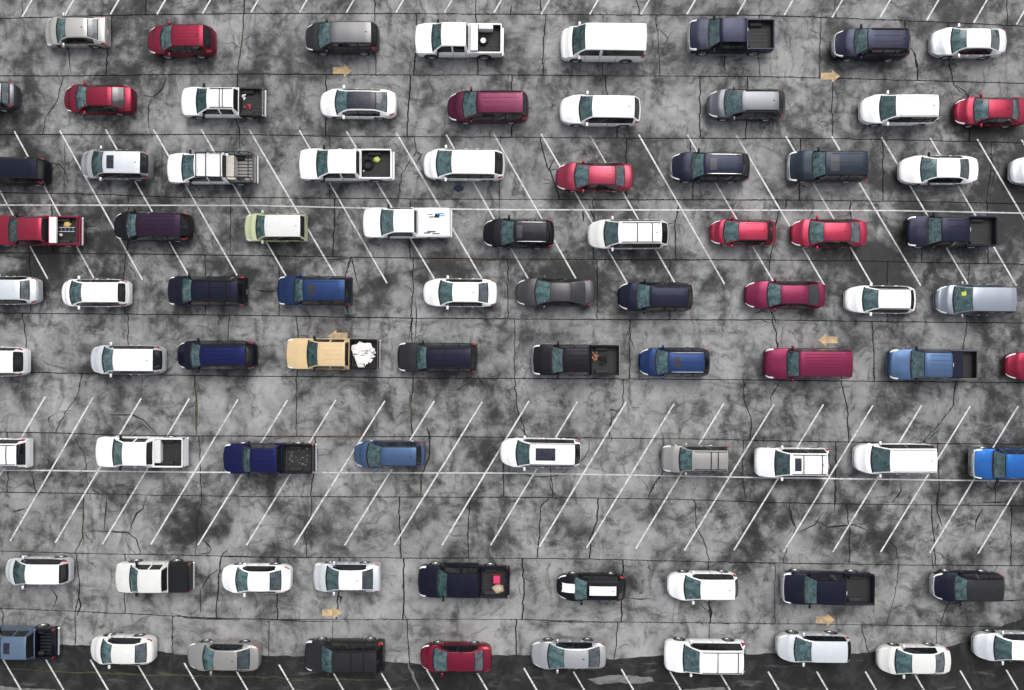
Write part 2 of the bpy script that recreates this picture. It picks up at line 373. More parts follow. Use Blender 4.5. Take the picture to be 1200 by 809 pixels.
JJ = [jag([(x, interp(j, x)) for x in range(-300, 1501, 20)], 0.42, 7) for j in J]
for bi in range(len(J) - 1):
    top, bot = JJ[bi], JJ[bi + 1]
    vs = []
    for v in V[bi]:
        ya = interp(top, v[0][0]); yb = interp(bot, v[-1][0])
        inner = [p for p in v if ya + 3 < p[1] < yb - 3]
        vs.append(jag([(v[0][0], ya)] + inner + [(v[-1][0], yb)], 1.0, 5))
    left = [[(x, interp(top, x)), (x, interp(bot, x))] for x in (-300, -190, -80)]
    right = [[(x, interp(top, x)), (x, interp(bot, x))] for x in (1290, 1400, 1500)]
    vs = left + vs + right
    for L_, R_ in zip(vs, vs[1:]):
        g = rj.uniform(.25, .85); gt = rj.uniform(.38, .62)
        xa, xb = L_[0][0], R_[0][0]; xc_, xd = L_[-1][0], R_[-1][0]
        T = [(xa + g, interp(top, xa))] + [p for p in top if xa + 2 < p[0] < xb - 2] + [(xb - g, interp(top, xb))]
        B = [(xc_ + g, interp(bot, xc_))] + [p for p in bot if xc_ + 2 < p[0] < xd - 2] + [(xd - g, interp(bot, xd))]
        poly = [(x, y + gt) for x, y in T] + [(x - g, y) for x, y in R_[1:-1]] + [(x, y - gt) for x, y in reversed(B)] + [(x + g, y) for x, y in reversed(L_[1:-1])]
        P3 = [Vector((gx(x), gy(y), 0)) for x, y in poly]
        tris = geometry.tessellate_polygon([P3])
        n = len(P3); dz = rj.uniform(-.004, .004)
        cx = sum(p.x for p in P3) / n; cy = sum(p.y for p in P3) / n
        verts = [(p.x - cx, p.y - cy, 0) for p in P3] + [(p.x - cx, p.y - cy, -.06) for p in P3]
        faces = [tuple(t) for t in tris]
        a, b_, c = faces[0]
        if (P3[b_] - P3[a]).cross(P3[c] - P3[a]).z < 0: faces = [tuple(reversed(t)) for t in faces]
        faces += [(i, (i + 1) % n, n + (i + 1) % n, n + i) for i in range(n)]
        o = mesh_obj("slab", verts, faces, M['concrete'], pavement); o.location = (cx, cy, dz)


def ribbon(name, pts, width, mat, parent, z, taper=True, jit=.5, step=6, rw=None):
    pts = jag(pts, jit, step); n = len(pts); v = []; f = []
    W3 = [Vector((gx(x), gy(y), z)) for x, y in pts]
    for i, p in enumerate(W3):
        t = (W3[min(i + 1, n - 1)] - W3[max(i - 1, 0)]).normalized(); s = Vector((-t.y, t.x, 0))
        hw = width / 2 * rj.uniform(.6, 1.35) * (min(1, .3 + 1.6 * min(i, n - 1 - i) / max(1, n - 1)) if taper else 1)
        v += [tuple(p + s * hw), tuple(p - s * hw)]
    f = [(2 * i + 1, 2 * i + 3, 2 * i + 2, 2 * i) for i in range(n - 1)]
    return mesh_obj(name, v, f, mat, parent)


CR = [  # partial and branching cracks
    [(195, 89), (190, 105), (178, 114), (168, 112)], [(178, 114), (174, 125), (174, 150)], [(80, 52), (83, 86)], [(848, 60), (850, 88)],
    [(50, 190), (70, 193), (76, 200), (80, 215)], [(76, 200), (86, 196)], [(180, 200), (195, 192)], [(362, 195), (366, 178)], [(488, 178), (494, 181), (488, 192)],
    [(650, 186), (643, 200), (655, 198)], [(690, 240), (697, 258)], [(683, 245), (684, 260)], [(812, 225), (810, 234)], [(62, 262), (110, 266), (118, 260)], [(255, 285), (248, 278), (250, 290)],
    [(403, 330), (412, 300), (418, 330), (425, 345)], [(480, 355), (483, 372), (479, 400)], [(487, 350), (488, 375), (486, 400)], [(300, 340), (315, 342), (325, 341)], [(735, 387), (740, 400), (744, 410)],
    [(65, 485), (57, 490), (58, 500)], [(70, 483), (85, 481)], [(126, 486), (155, 486), (168, 492), (177, 502), (185, 509)], [(152, 509), (168, 498), (176, 505)],
    [(714, 482), (716, 480), (724, 482)], [(609, 500), (618, 512)], [(1103, 505), (1112, 508)], [(1096, 512), (1101, 522)],
    [(97, 625), (110, 622), (124, 623), (150, 624), (160, 632), (165, 648), (160, 650), (150, 640), (147, 630)], [(171, 583), (168, 596), (160, 602), (151, 624)], [(125, 580), (124, 600), (122, 622)], [(109, 574), (122, 582)],
    [(231, 623), (240, 635), (248, 644), (245, 648), (232, 650)], [(259, 652), (275, 652), (300, 653)], [(235, 718), (235, 692), (245, 675), (256, 667)], [(281, 720), (282, 712)],
    [(600, 552), (625, 559), (650, 558), (663, 553), (668, 547)], [(690, 515), (690, 528), (684, 538), (676, 543)], [(645, 560), (645, 572), (652, 582)], [(777, 553), (768, 565), (760, 582)], [(750, 478), (741, 478)], [(717, 485), (715, 500)],
    [(925, 595), (927, 608), (933, 620)], [(935, 625), (955, 615), (965, 600)], [(955, 610), (970, 618), (1000, 615), (1015, 621)], [(980, 567), (978, 598), (971, 605)], [(1055, 563), (1056, 575), (1045, 590)], [(1026, 630), (1040, 632), (1050, 642), (1053, 660)], [(1052, 644), (1061, 645)],
    [(1100, 572), (1098, 600), (1105, 618)], [(1120, 618), (1133, 613), (1138, 616)], [(1152, 596), (1144, 610), (1143, 622)], [(1092, 650), (1094, 668)], [(1112, 708), (1128, 706)], [(1150, 697), (1152, 708)], [(1170, 705), (1185, 704), (1200, 703)],
    [(731, 700), (745, 702), (763, 702)], [(633, 729), (655, 729), (690, 730)], [(90, 690), (95, 710), (90, 722)], [(830, 706), (834, 718), (831, 732)], [(60, 690), (67, 700), (63, 712)], [(0, 712), (4, 720), (3, 732)], [(717, 775), (708, 770)],
    [(5, 300), (30, 303)], [(375, 305), (410, 303)], [(1120, 100), (1132, 108), (1134, 116)], [(1070, 60), (1075, 75), (1076, 92)], [(1140, 168), (1152, 175), (1162, 188)],
    [(268, 320), (270, 308)], [(1048, 120), (1046, 126)], [(500, 500), (505, 515)], [(920, 245), (922, 233)], [(300, 725), (350, 728), (400, 729)], [(200, 718), (218, 724), (280, 727)],
    [(560, 440), (566, 452)], [(395, 697), (400, 700), (398, 708)], [(905, 446), (912, 452), (903, 465), (904, 480)], [(912, 452), (918, 454)], [(1135, 590), (1200, 588)], [(740, 30), (735, 40)], [(172, 35), (176, 45)], [(600, 5), (598, 20)],
    [(14, 600), (30, 596)], [(905, 365), (910, 380)], [(37, 556), (42, 575), (52, 578)], [(1160, 180), (1166, 200), (1160, 225)],
]
for c in CR: ribbon("crack", c, rj.uniform(.06, .11), M['crackdark'], pavement, .0075)  # groove shade painted as flat dark ribbons on the slabs
for bi in range(1, 13):   # short side cracks wandering off the slab joints
    for v_ in V[bi]:
        if len(v_) < 2: continue
        for q in range(rj.choice((0, 1, 2, 2))):
            (a, b_), (c, d) = rj.choice(list(zip(v_, v_[1:]))); u_ = rj.random(); x, y = lerp(a, c, u_), lerp(b_, d, u_); an = rj.uniform(0, 6.28); pts = [(x, y)]
            for k_ in range(rj.randint(3, 8)): an += rj.uniform(-.7, .7); x += 3.2 * math.cos(an); y += 3.2 * math.sin(an); pts.append((x, y))
            ribbon("crack", pts, rj.uniform(.03, .06), M['crackdark'], pavement, .0082, jit=.5, step=2)
for c, wd in [([(300, 512), (380, 512), (478, 512)], .10), ([(482, 304), (540, 305), (600, 305)], .09), ([(286, 18), (283, 52), (279, 75)], .07), ([(230, 445), (231, 480), (230, 510)], .10), ([(480, 455), (482, 490)], .10), ([(97, 588), (98, 640)], .07), ([(493, 555), (493, 582)], .09), ([(600, 306), (700, 306)], .06)]:
    ribbon("weedy_joint_fill", c, wd, M['rust'] if c[0][1] in (512, 304, 18) else M['moss'], pavement, .0068, jit=.3)

# crumbled, dirt-filled edges along the joints: uncountable, one mesh
sp = MB()
def spall(x, y, lx, ly):
    n = 9; z = .0045 + rj.random() * .001; cx_, cy_ = gx(x), gy(y); a0 = rj.random() * 6
    q = [(cx_ + lx * K * math.cos(a0 + i / n * 6.283) * rj.uniform(.35, 1.1), cy_ + ly * K * math.sin(a0 + i / n * 6.283) * rj.uniform(.35, 1.1), z) for i in range(n)]
    sp.add(q + [(cx_, cy_, z)], [(i, (i + 1) % n, n) for i in range(n)])
for bi in range(1, len(JJ) - 1):
    for p in range(-60, 1261, 2):
        if rj.random() < .55 and math.sin(p * .031 + bi * 2.1) + math.sin(p * .0113 + bi) > -.5: spall(p + rj.uniform(-1, 1), interp(JJ[bi], p) + rj.uniform(-.5, .5), rj.uniform(.6, 2.8), rj.uniform(.3, .95))
for bi in range(1, len(V)):
    for vv in V[bi]:
        if len(vv) < 2: continue
        for (a, b_), (c, d) in zip(vv, vv[1:]):
            for t in range(int(math.hypot(c - a, d - b_) / 2.5)):
                if rj.random() < .45: u_ = rj.random(); spall(lerp(a, c, u_), lerp(b_, d, u_), rj.uniform(.3, .9), rj.uniform(.6, 2.2))
tag(sp.build("joint_dirt_crumbs", M['crackdark'], pavement), kind='stuff')

# painted lines, cut where they cross a joint
markings = empty("parking_lines"); tag(markings, kind='structure')
WJ = [[(gx(x), gy(y)) for x, y in j] for j in JJ]


def stripe(x0, y0, x1, y1, width=.10, mat='line', z=.0125, name="painted_line"):
    a, b_ = Vector((gx(x0), gy(y0))), Vector((gx(x1), gy(y1)));     cuts = []
    for j in WJ:
        fa = a.y - interp(j, a.x); fb = b_.y - interp(j, b_.x)
        if fa * fb < 0 and abs(a.y - b_.y) > 1: cuts.append(fa / (fa - fb))
    cuts.sort(); L = (b_ - a).length; e = .02 / L
    ts = [0] + [q for c in cuts for q in (c - e, c + e)] + [1]
    t = (b_ - a).normalized(); s = Vector((-t.y, t.x)); v = []; f = []
    for i in range(0, len(ts), 2):
        p0, p1 = a.lerp(b_, ts[i]), a.lerp(b_, ts[i + 1]); k = max(1, int((p1 - p0).length / .5)); o = len(v)
        for q in range(k + 1):
            p = p0.lerp(p1, q / k); hw = width / 2 * rj.uniform(.9, 1.08)
            v += [(p.x + s.x * hw, p.y + s.y * hw, z), (p.x - s.x * hw, p.y - s.y * hw, z)]
        f += [(o + 2 * q + 1, o + 2 * q + 3, o + 2 * q + 2, o + 2 * q) for q in range(k)]
    return mesh_obj(name, v, f, M[mat], markings)


for x, y in [(-30, 21), (26, 20), (75.5, 19), (129.5, 17), (184, 17), (237.5, 16), (294, 15), (351, 15), (406, 15), (464, 15), (521, 15), (579, 15), (634, 17), (691, 17), (751, 17), (805, 17), (864, 17), (919, 18), (975, 21), (1031, 21), (1086, 24), (1141, 27), (1191, 29), (1246, 31)]:
    stripe(x, y, x + 97, y - 168)
s3 = [(-204, 154), (-149, 154), (-94, 154), (-38, 154), (17, 154), (70, 153), (124, 152), (180, 152), (236, 152), (292, 152), (351, 153), (406, 154), (464, 155), (523, 158), (578.5, 157), (634, 157), (691.5, 159), (748.5, 158), (805.5, 158), (863, 159), (921, 160), (974.5, 160), (1033, 161), (1090, 162), (1145, 163), (1197, 164), (1252, 165)]
e3 = [(-104, 327), (-50, 327), (1, 325), (56, 327), (110, 326), (167, 328), (222, 325), (278, 323), (336, 325), (394, 325), (453.5, 332), (509, 327), (565, 327), (619, 327), (675, 327), (735, 332), (791, 332), (849, 333), (906, 330), (966, 334), (1022, 334), (1079, 335), (1134, 333), (1191, 335), (1247, 336), (1300, 337), (1354, 337)]
for a, b_ in zip(s3, e3): stripe(*a, *b_)
t7 = [(-4, 464), (53, 465), (109, 466), (165.5, 467), (222, 467), (279, 468), (337, 469), (393.5, 469), (451, 470), (509, 470), (565, 471), (620, 470), (676.5, 471), (734, 471), (790, 473), (848, 473), (907, 474), (965, 474), (1023, 475), (1080, 475), (1137, 476), (1193, 476), (1249, 477), (1305, 478)]
b7 = [(-100, 633), (-44, 633), (12, 634), (65, 636), (120, 638), (177, 638), (232, 639), (289, 639), (345, 639), (404, 639), (462, 639), (518, 639), (575, 639), (632, 641), (687.5, 642), (745, 643), (802, 645), (860, 645), (918, 647), (976, 647), (1032, 647), (1089.5, 648), (1146, 649), (1203, 650)]
for a, b_ in zip(t7, b7): stripe(*a, *b_)
for x, y in [(-48, 772), (4, 773), (54, 773), (106, 773), (161, 778), (216, 777), (277, 786), (327, 779), (391, 789), (447, 789), (500, 785), (559, 788), (614, 783), (672, 787), (728, 784), (785, 787), (845, 791), (900, 787), (957, 787), (1014, 787), (1070, 787), (1125, 786), (1179, 785), (1236, 786)]:
    stripe(x, y, x + 98, y + 168, z=.0205)
for pts, m in [([(-300, 238), (0, 240.5), (300, 241), (425, 244)], 'line'), ([(425, 244), (600, 246), (900, 246.5), (1050, 247)], 'faint'), ([(1050, 247), (1200, 250), (1500, 256)], 'line'),
               ([(-200, 550), (60, 551.5)], 'faint'), ([(60, 551.5), (118, 552.3)], 'line'), ([(118, 552.3), (230, 553.5), (370, 554)], 'faint'), ([(370, 554), (600, 554.5), (750, 557), (900, 560)], 'line'), ([(900, 560), (1085, 562.5)], 'faint'), ([(1085, 562.5), (1200, 564), (1500, 570)], 'line')]:
    for (a, b1), (c, d) in zip(pts, pts[1:]): stripe(a, b1, c, d, .085, 'faint' if m == 'faint' else 'long', .0165, "long_line")

# dark asphalt overlay along the bottom
edge = [(-300, 748), (0, 752), (70, 755), (108, 757), (183, 763), (220, 768), (300, 768), (355, 769), (450, 775), (500, 779), (576, 768), (620, 768), (700, 768), (715, 773), (775, 768), (875, 767), (910, 766), (1000, 766), (1025, 764), (1112, 758), (1135, 752), (1165, 738), (1200, 724), (1500, 690)]
ed = jag(edge, .8, 6); tops = [(gx(x), gy(y)) for x, y in ed]
v = []; n = len(tops); yb_ = gy(1100)
for x, y in tops: v += [(x, y, .0145), (x, yb_, .0145), (x, y, -.02)]
f = [(3 * i, 3 * i + 1, 3 * i + 4, 3 * i + 3) for i in range(n - 1)] + [(3 * i + 2, 3 * i, 3 * i + 3, 3 * i + 5) for i in range(n - 1)]
tag(mesh_obj("road_asphalt", v, f, M['asphalt']), kind='structure')
for c, wd, m in [([(0, 783), (60, 787), (150, 790), (260, 793), (300, 793), (370, 796)], .09, 'moss'), ([(375, 795), (440, 797)], .12, 'moss'), ([(478, 776), (485, 795), (492, 809)], .18, 'palepatch'), ([(202, 765), (202, 790)], .06, 'crackdark')]:
    r_ = ribbon("road_seam", c, wd, M[m], pavement, .0185, jit=1.0)

for pc in [[(688, 796), (700, 794), (716, 791), (742, 792), (764, 794), (766, 799), (745, 801), (722, 800), (700, 802)], [(800, 808), (822, 806), (848, 805), (852, 811), (820, 813)],
           [(-60, 806), (-10, 803), (20, 806), (50, 807), (84, 810), (80, 840), (-60, 845)], [(524, 783), (530, 782), (533, 786), (527, 788)]]:
    q = jag(pc + [pc[0]], .8, 4)[:-1]; P3 = [Vector((gx(x), gy(y), .0178)) for x, y in q]; tr = [tuple(t) for t in geometry.tessellate_polygon([P3])]
    a_, b_, c_ = tr[0]
    if (P3[b_] - P3[a_]).cross(P3[c_] - P3[a_]).z < 0: tr = [tuple(reversed(t)) for t in tr]
    mesh_obj("pale_patch", [tuple(p) for p in P3], tr, M['palepatch'], pavement)

ARW = [(401.5, 83, 1, 'faint yellow arrow painted on the concrete below the grey SUV of the top row, pointing right'),
       (973, 89.5, 1, 'yellow arrow painted between the navy SUV and the white SUV near the top right, pointing right'),
       (396, 394, -1, 'yellow arrow painted beside the tan pickup and partly under its cab, pointing left'),
       (970, 398.5, -1, 'yellow arrow painted just above the long red van, pointing left'),
       (389, 718, 1, 'yellow arrow painted below the boxy white sedan near the bottom, pointing right'),
       (967, 726.5, 1, 'yellow arrow painted below the large black pickup at the bottom right, pointing right')]
for x, y, s, lb in ARW:
    X, Y = gx(x), gy(y); q = [(-.62, .22), (.10, .22), (.10, .42), (.64, 0), (.10, -.42), (.10, -.22), (-.62, -.22)]
    rs = .008; v = [(s * a, b_, rs) for a, b_ in q]
    f = [(0, 1, 5, 6), (2, 3, 4), (1, 2, 4, 5)]
    if s > 0: f = [tuple(reversed(t)) for t in f]
    o = mesh_obj("arrow_marking", v, f, M['yellow']); o.location = (X, Y, .0055)
    tag(o, lb, None, 'painted direction arrows', 'structure')

# ================================================================== WHEELS (shared)
def lathe(prof, n=20, side=1):
    v = []; f = []
    for y, r in prof:
        for k in range(n): a = 2 * math.pi * k / n; v.append((math.cos(a) * r, y * side, math.sin(a) * r))
    for i in range(len(prof) - 1):
        for k in range(n):
            l = (k + 1) % n; q = (i * n + k, i * n + l, i * n + n + l, i * n + n + k); f.append(q if side > 0 else tuple(reversed(q)))
    return v, f


_wm = {}
def wheel_mesh(R, side):
    k = (round(R, 2), side)
    if k in _wm: return _wm[k]
    v, f = lathe([(-.11, R * .6), (-.11, R * .93), (-.08, R), (.08, R), (.11, R * .93), (.112, R * .70), (.09, R * .68)], 22, side)
    me = bpy.data.meshes.new("tyre"); me.from_pydata(v, [], f); me.materials.append(M['tyre'])
    me.polygons.foreach_set('use_smooth', [True] * len(f)); me.set_sharp_from_angle(angle=.7); me.update()
    n = 20; Rr = R * .70; v = []; f = []; mi = []
    for y, r in ((.098, Rr), (.108, Rr * .9), (.07, Rr * .84), (.075, Rr * .3), (.085, .04)):
        for i in range(n): a = 2 * math.pi * (i + (.5 if r < Rr * .5 and i % 2 else 0) * .0) / n; v.append((math.cos(a) * r, y * side, math.sin(a) * r))
    for j in range(4):
        for i in range(n):
            l = (i + 1) % n; q = (j * n + i, j * n + l, j * n + n + l, j * n + n + i); f.append(q if side > 0 else tuple(reversed(q)))
            mi.append(1 if (j == 2 and i % 4 in (0, 1)) else 0)
    f.append(tuple(4 * n + i for i in (range(n) if side < 0 else reversed(range(n))))); mi.append(0)
    me2 = bpy.data.meshes.new("rim"); me2.from_pydata(v, [], f); me2.materials.append(M['rim']); me2.materials.append(M['rimdark'])
    me2.polygons.foreach_set('material_index', mi); me2.update()
    _wm[k] = (me, me2); return _wm[k]


_hb = MB(); _hb.box(-.09, .09, -.018, .018, -.014, .014, bev=.008)
def shared_box(mat, key, cache={}):
    if key not in cache:
        me = bpy.data.meshes.new("handle"); me.from_pydata(_hb.v, [], _hb.f); me.materials.append(mat); cache[key] = me
    return cache[key]

# ================================================================== CARS
# type: height, belt, hood at cowl, nose, deck, roof half-width ratio, width, sill, wheel radius, front overhang, rear overhang, min rear drop
TY = dict(
    sedan=dict(Zr=1.45, Zb=.90, Zh=.99, Zn=.70, Zd=1.06, rr=.66, W=1.81, sill=.20, R=.33, fo=.92, ro=1.02, rear=.42),
    hatch=dict(Zr=1.52, Zb=.95, Zh=1.02, Zn=.74, Zd=1.02, rr=.68, W=1.78, sill=.20, R=.33, fo=.86, ro=.78, rear=.30),
    suv=dict(Zr=1.72, Zb=1.06, Zh=1.12, Zn=.86, Zd=1.10, rr=.72, W=1.88, sill=.28, R=.37, fo=.90, ro=.95, rear=.34),
    minivan=dict(Zr=1.78, Zb=1.06, Zh=1.10, Zn=.78, Zd=1.08, rr=.75, W=1.96, sill=.22, R=.35, fo=.96, ro=1.0, rear=.26),
    van=dict(Zr=2.08, Zb=1.24, Zh=1.24, Zn=.92, Zd=1.2, rr=.82, W=2.02, sill=.28, R=.37, fo=.88, ro=1.15, rear=.10),
    pickup=dict(Zr=1.86, Zb=1.16, Zh=1.22, Zn=1.04, Zd=1.2, rr=.74, W=1.98, sill=.36, R=.41, fo=.95, ro=1.18, rear=.10),
    smallpickup=dict(Zr=1.68, Zb=1.02, Zh=1.08, Zn=.90, Zd=1.04, rr=.72, W=1.84, sill=.30, R=.36, fo=.82, ro=1.08, rear=.10),
)
TRUCK = ('pickup', 'smallpickup')
CATS = dict(sedan=('sedan', 'car'), hatch=('hatchback', 'car'), suv=('sport_utility_car', 'SUV'), minivan=('minivan', 'minivan'), van=('passenger_van', 'van'), pickup=('pickup_truck', 'pickup truck'), smallpickup=('pickup_truck', 'pickup truck'))
WLOG = []


def make_car(ty, label, col, x0, xc, xr, xe, xg, x1, yt, yb, **o):
    T = dict(TY[ty]); T.update(o.get('T', {})); rc = random.Random(int(x0 * 7 + yt * 13))
    Zr, Zb, Zh, Zn, Zd, W, R = T['Zr'], T['Zb'], T['Zh'], T['Zn'], T['Zd'], T['W'], T['R']
    truck = ty in TRUCK; boxy = truck or ty == 'van' or o.get('boxy')
    ZB = Zb
    X0 = gx(x0, .35 if x0 > 600 else .75); XC = gx(xc, Zh); XR = gx(xr, Zr - .05); XE = gx(xe, Zr - .05)
    X1 = gx(x1, .35 if x1 < 600 else .8); XG = gx(xg, Zd)
    if truck:
        XG = XE + .10; X1 = gx(x1, .55 if x1 < 600 else 1.05) - .05
    else:
        if x1 - xe < 5.5: X1 = XE + T['rear'] + .12; XG = XE + T['rear']
        XG = max(XG, XE + T['rear'] * .8); X1 = max(X1, XG + (.10 if ty != 'sedan' else .25))
        XG = min(XG, X1 - .06)
    XC = max(XC, X0 + .55)
    XR = max(XR, XC + .42)
    # lateral placement
    top = yt + yb < 809
    near = gy(yb, .3) if top else -gy(yt, .3); far = gy(yt, .8) if top else -gy(yb, .8)
    farr = gy(yt, Zr) if top else -gy(yb, Zr); Wr = W / 2 * T['rr']
    WLOG.append((ty, far - near))
    c = .5 * (near + W / 2) + .5 * min(far - W / 2, farr - Wr)
    cy = c if top else -c; cx = (X0 + X1) / 2
    yaw = math.radians(o.get('yaw', -0.35 + rc.uniform(-.5, .5)))
    nm, cat = CATS[ty]
    root = empty(nm, (cx, cy, 0.004 if gy(757) < cy else .016), yaw); tag(root, label, cat, {'sedan': 'sedans parked in the lot', 'hatch': 'hatchbacks parked in the lot', 'suv': 'SUVs parked in the lot', 'minivan': 'minivans parked in the lot', 'van': 'vans parked in the lot'}.get(ty, 'pickup trucks parked in the lot'))
    X0, XC, XR, XE, XG, X1 = [q - cx for q in (X0 + .10, XC + .08, XR + .06, XE, XG - (0 if truck else .03), X1 - (0 if truck else .09))]
    L = X1 - X0; xend = XG + .04 if truck else X1
    hw = W / 2
    if boxy: plan = [(0, .76), (.03, .84), (.08, .91), (.18, .965), (.5, 1.0), (L - .3, 1.0), (L - .05, .985), (L, .96)]
    else: plan = [(0, .50), (.03, .62), (.09, .735), (.20, .84), (.38, .92), (.65, .975), (1.1, 1), (L - .9, 1), (L - .6, .975), (L - .3, .925), (L - .12, .85), (L - .04, .76), (L, .64)]
    if ty in ('suv', 'minivan', 'hatch') and not boxy: plan = plan[:7] + [(L - .9, 1), (L - .5, .98), (L - .22, .93), (L - .10, .87), (L - .03, .80), (L, .70)]
    xm = (XR + XE) / 2
    if truck: zk = [(X0, Zn * .80), (X0 + .03, Zn * .93), (X0 + .12, Zn), (lerp(X0, XC, .5), lerp(Zn, Zh, .7)), (XC, Zh), (XR, Zr - .05), (XR + .18, Zr - .01), (xm, Zr), (XE - .08, Zr - .02), (XE, Zr - .07), (XG, Zb + .02), (xend, Zb)]
    elif ty == 'sedan': zk = [(X0, Zn * .72), (X0 + .03, Zn * .86), (X0 + .12, Zn * .96), (X0 + .3, Zn * 1.05), (lerp(X0, XC, .6), lerp(Zn, Zh, .75)), (XC, Zh), (lerp(XC, XR, .5), lerp(Zh, Zr, .56)), (XR, Zr - .055), (XR + .22, Zr - .015), (xm, Zr), (lerp(XR, XE, .85), Zr - .02), (XE, Zr - .07), (lerp(XE, XG, .5), lerp(Zr - .07, Zd, .43)), (XG, Zd), (X1 - .12, Zd - .04), (X1 - .04, Zd - .12), (X1, Zd - .26)]
    else:
        zk = [(X0, Zn * .74), (X0 + .03, Zn * .88), (X0 + .12, Zn * .97), (X0 + .3, Zn * 1.04), (lerp(X0, XC, .6), lerp(Zn, Zh, .75)), (XC, Zh), (lerp(XC, XR, .5), lerp(Zh, Zr, .55)), (XR, Zr - .05), (XR + .22, Zr - .012), (xm, Zr), (lerp(XR, XE, .88), Zr - .02), (XE, Zr - .06), (XG, Zd + .02), (X1 - .05, Zd - .10), (X1, .74)]
    xf = X0 + T['fo']; xw2 = X1 - T['ro']; Ra = R + .055
    rr = T['rr']

    def sect(x):
        wd = hw * interp(plan, x - X0); zt = interp(zk, x); zb = min(Zb + .03 * (x - X0) / L, zt - .045)
        zs = T['sill']
        if x < X0 + .3: zs = lerp(T['sill'] + .06, zs, (x - X0) / .3)
        if x > X1 - .3: zs = lerp(zs, T['sill'] + .10, (x - X1 + .3) / .3)
        for xw in (xf, xw2):
            d = abs(x - xw)
            if d < Ra: zs = max(zs, min(R + math.sqrt(Ra * Ra - d * d), zb - .10))
        q = clamp((zt - Zh - .02) / (Zr - Zh - .08)); q = q if XC - .02 < x else 0
        if x > XG and not truck: q = min(q, clamp((zt - Zd) / (Zr - Zd)))
        wt = lerp(wd * lerp(.80, .90, clamp((x - X0) / (XC - X0)) ** 2) if x < XR else wd * .82, min(wd * .97, hw * rr), q); cr = lerp(.05, .05, q)
        if x < X0 + .3: cr *= .6
        ze = max(zt - cr, zb + .012); cr = zt - ze
        s = [(wd * .94, zs), (wd * .985, zs + .28 * (zb - zs)), (wd, zs + .58 * (zb - zs)), (wd * .988, zs + .88 * (zb - zs)), (wd * .955, zb)]
        for t in (.10, .5, .90): s.append((lerp(wd * .955, wt, t) + .025 * q * math.sin(math.pi * t), lerp(zb, ze, t)))
        for u in (1, .935, .66, .33, 0): s.append((wt * u, zt - cr * u * u + (.016 if u == .66 and X0 + .25 < x < XC - .1 else 0)))
        return s
    bw = (.13 if boxy else .21) if not truck else .13
    bowk = [(X0, bw), (XC, bw * .85), (XR, bw * .6), (lerp(XR, XE, .5), 0), (XE, 0 if truck else -.04), (xend, 0 if truck else (-.04 if boxy else -.13))]
    def bow(x, y): return x - interp(bowk, x) * (1 - min(1, (y / hw) ** 2))
    # stations
    dg = .011
    xD0 = xf + Ra + .10
    if truck: xD0 = max(xf + Ra + .02, XC - .25)
    xB = lerp(XR, XE, .34 if not truck else .42); xD2 = min(xw2 - Ra * .55, XE - .05) if not truck else XE - .02
    if ty in ('suv', 'minivan', 'van'): xB = XR + min(.95, (XE - XR) * .38)
    if ty in ('minivan', 'van'): xD2 = min(xw2 - Ra - .02, xB + 1.05)
    if o.get('doors') == 2: xB = XR + .75 if not truck else XE - .02; xD2 = xB
    keys = [X0, XC - .07, XC - .04, XC, XC + .02, XR - .03, XR, XE, XE + .05, XG - .05, XG, xend, xD0 - dg, xD0 + dg, X0 + .03, X0 + .09, X0 + .42, X0 + .14]
    for q in (xB, xD2): keys += [q - dg, q + dg]
    if not truck: keys += [X1 - .10, X1 - .30, X1 - .05]
    # side window intervals
    wins = []; ws = lerp(XC, XR, .42)
    if truck:
        if abs(xB - XE) > .3: wins = [(ws, xB - .05, 0), (xB + .05, XE - .10, 1)]
        else: wins = [(ws, XE - .12, 0)]
    elif ty == 'sedan': wins = [(ws, xB - .04, 0), (xB + .04, lerp(XE, XG, .35), 1)]
    elif ty == 'van': wins = [(ws, xB - .06, 0), (xB + .12, XE - .08, 1)]
    else:
        q = min(xD2 + .05, XE - .5)
        wins = [(ws, xB - .04, 0), (xB + .04, q - .04, 1), (q + .05, XE - .04, 2)]
        if xD2 > XE - .45: wins = [(ws, xB - .04, 0), (xB + .04, XE - .05, 1)]
    for a, b_, _ in wins: keys += [a, b_]
    fill = [X0 + .03, X0 + .09, X0 + .2, X0 + .5]
    for xw in (xf, xw2):
        for q in (-1.001, -.96, -.8, -.5, 0, .5, .8, .96, 1.001): fill.append(xw + q * Ra)
    q = X0
    while q < xend: fill.append(q); q += .22
    keys = sorted(set(round(k_, 4) for k_ in keys if X0 <= k_ <= xend + 1e-6)); st = list(keys)
    for q in fill:
        if X0 < q < xend and min(abs(q - s_) for s_ in st) > .018: st.append(q)
    st = sorted(st)
    # remove near-coincident keys
    stc = [st[0]]
    for q in st[1:]:
        if q - stc[-1] > .004: stc.append(q)
    st = stc
    P = [];
    for x in st:
        s = sect(x); P.append([(bow(x, y), -y, z) for y, z in s] + [(bow(x, y), y, z) for y, z in reversed(s[:-1])])
    NR = 25
    parts = {}
    bodymat = paint(col); two = paint(o['roof']) if o.get('roof') in PC else None
    MAT = [bodymat, M['trim'], two or bodymat, M['roofglass'], paint('white')]
    lowmat = o.get('low'); dark = sum(PC[col]) < .75 and ty != 'van'; chrome = o.get('chrome')

    def put(part, quad, mi=0):
        d = parts.setdefault(part, ({}, [], [], []))
        idx = []
        for key in quad:
            if key not in d[0]: d[0][key] = len(d[1]); d[1].append(P[key[0]][key[1]] if isinstance(key, tuple) else key)
            idx.append(d[0][key])
        d[2].append(tuple(idx)); d[3].append(mi)
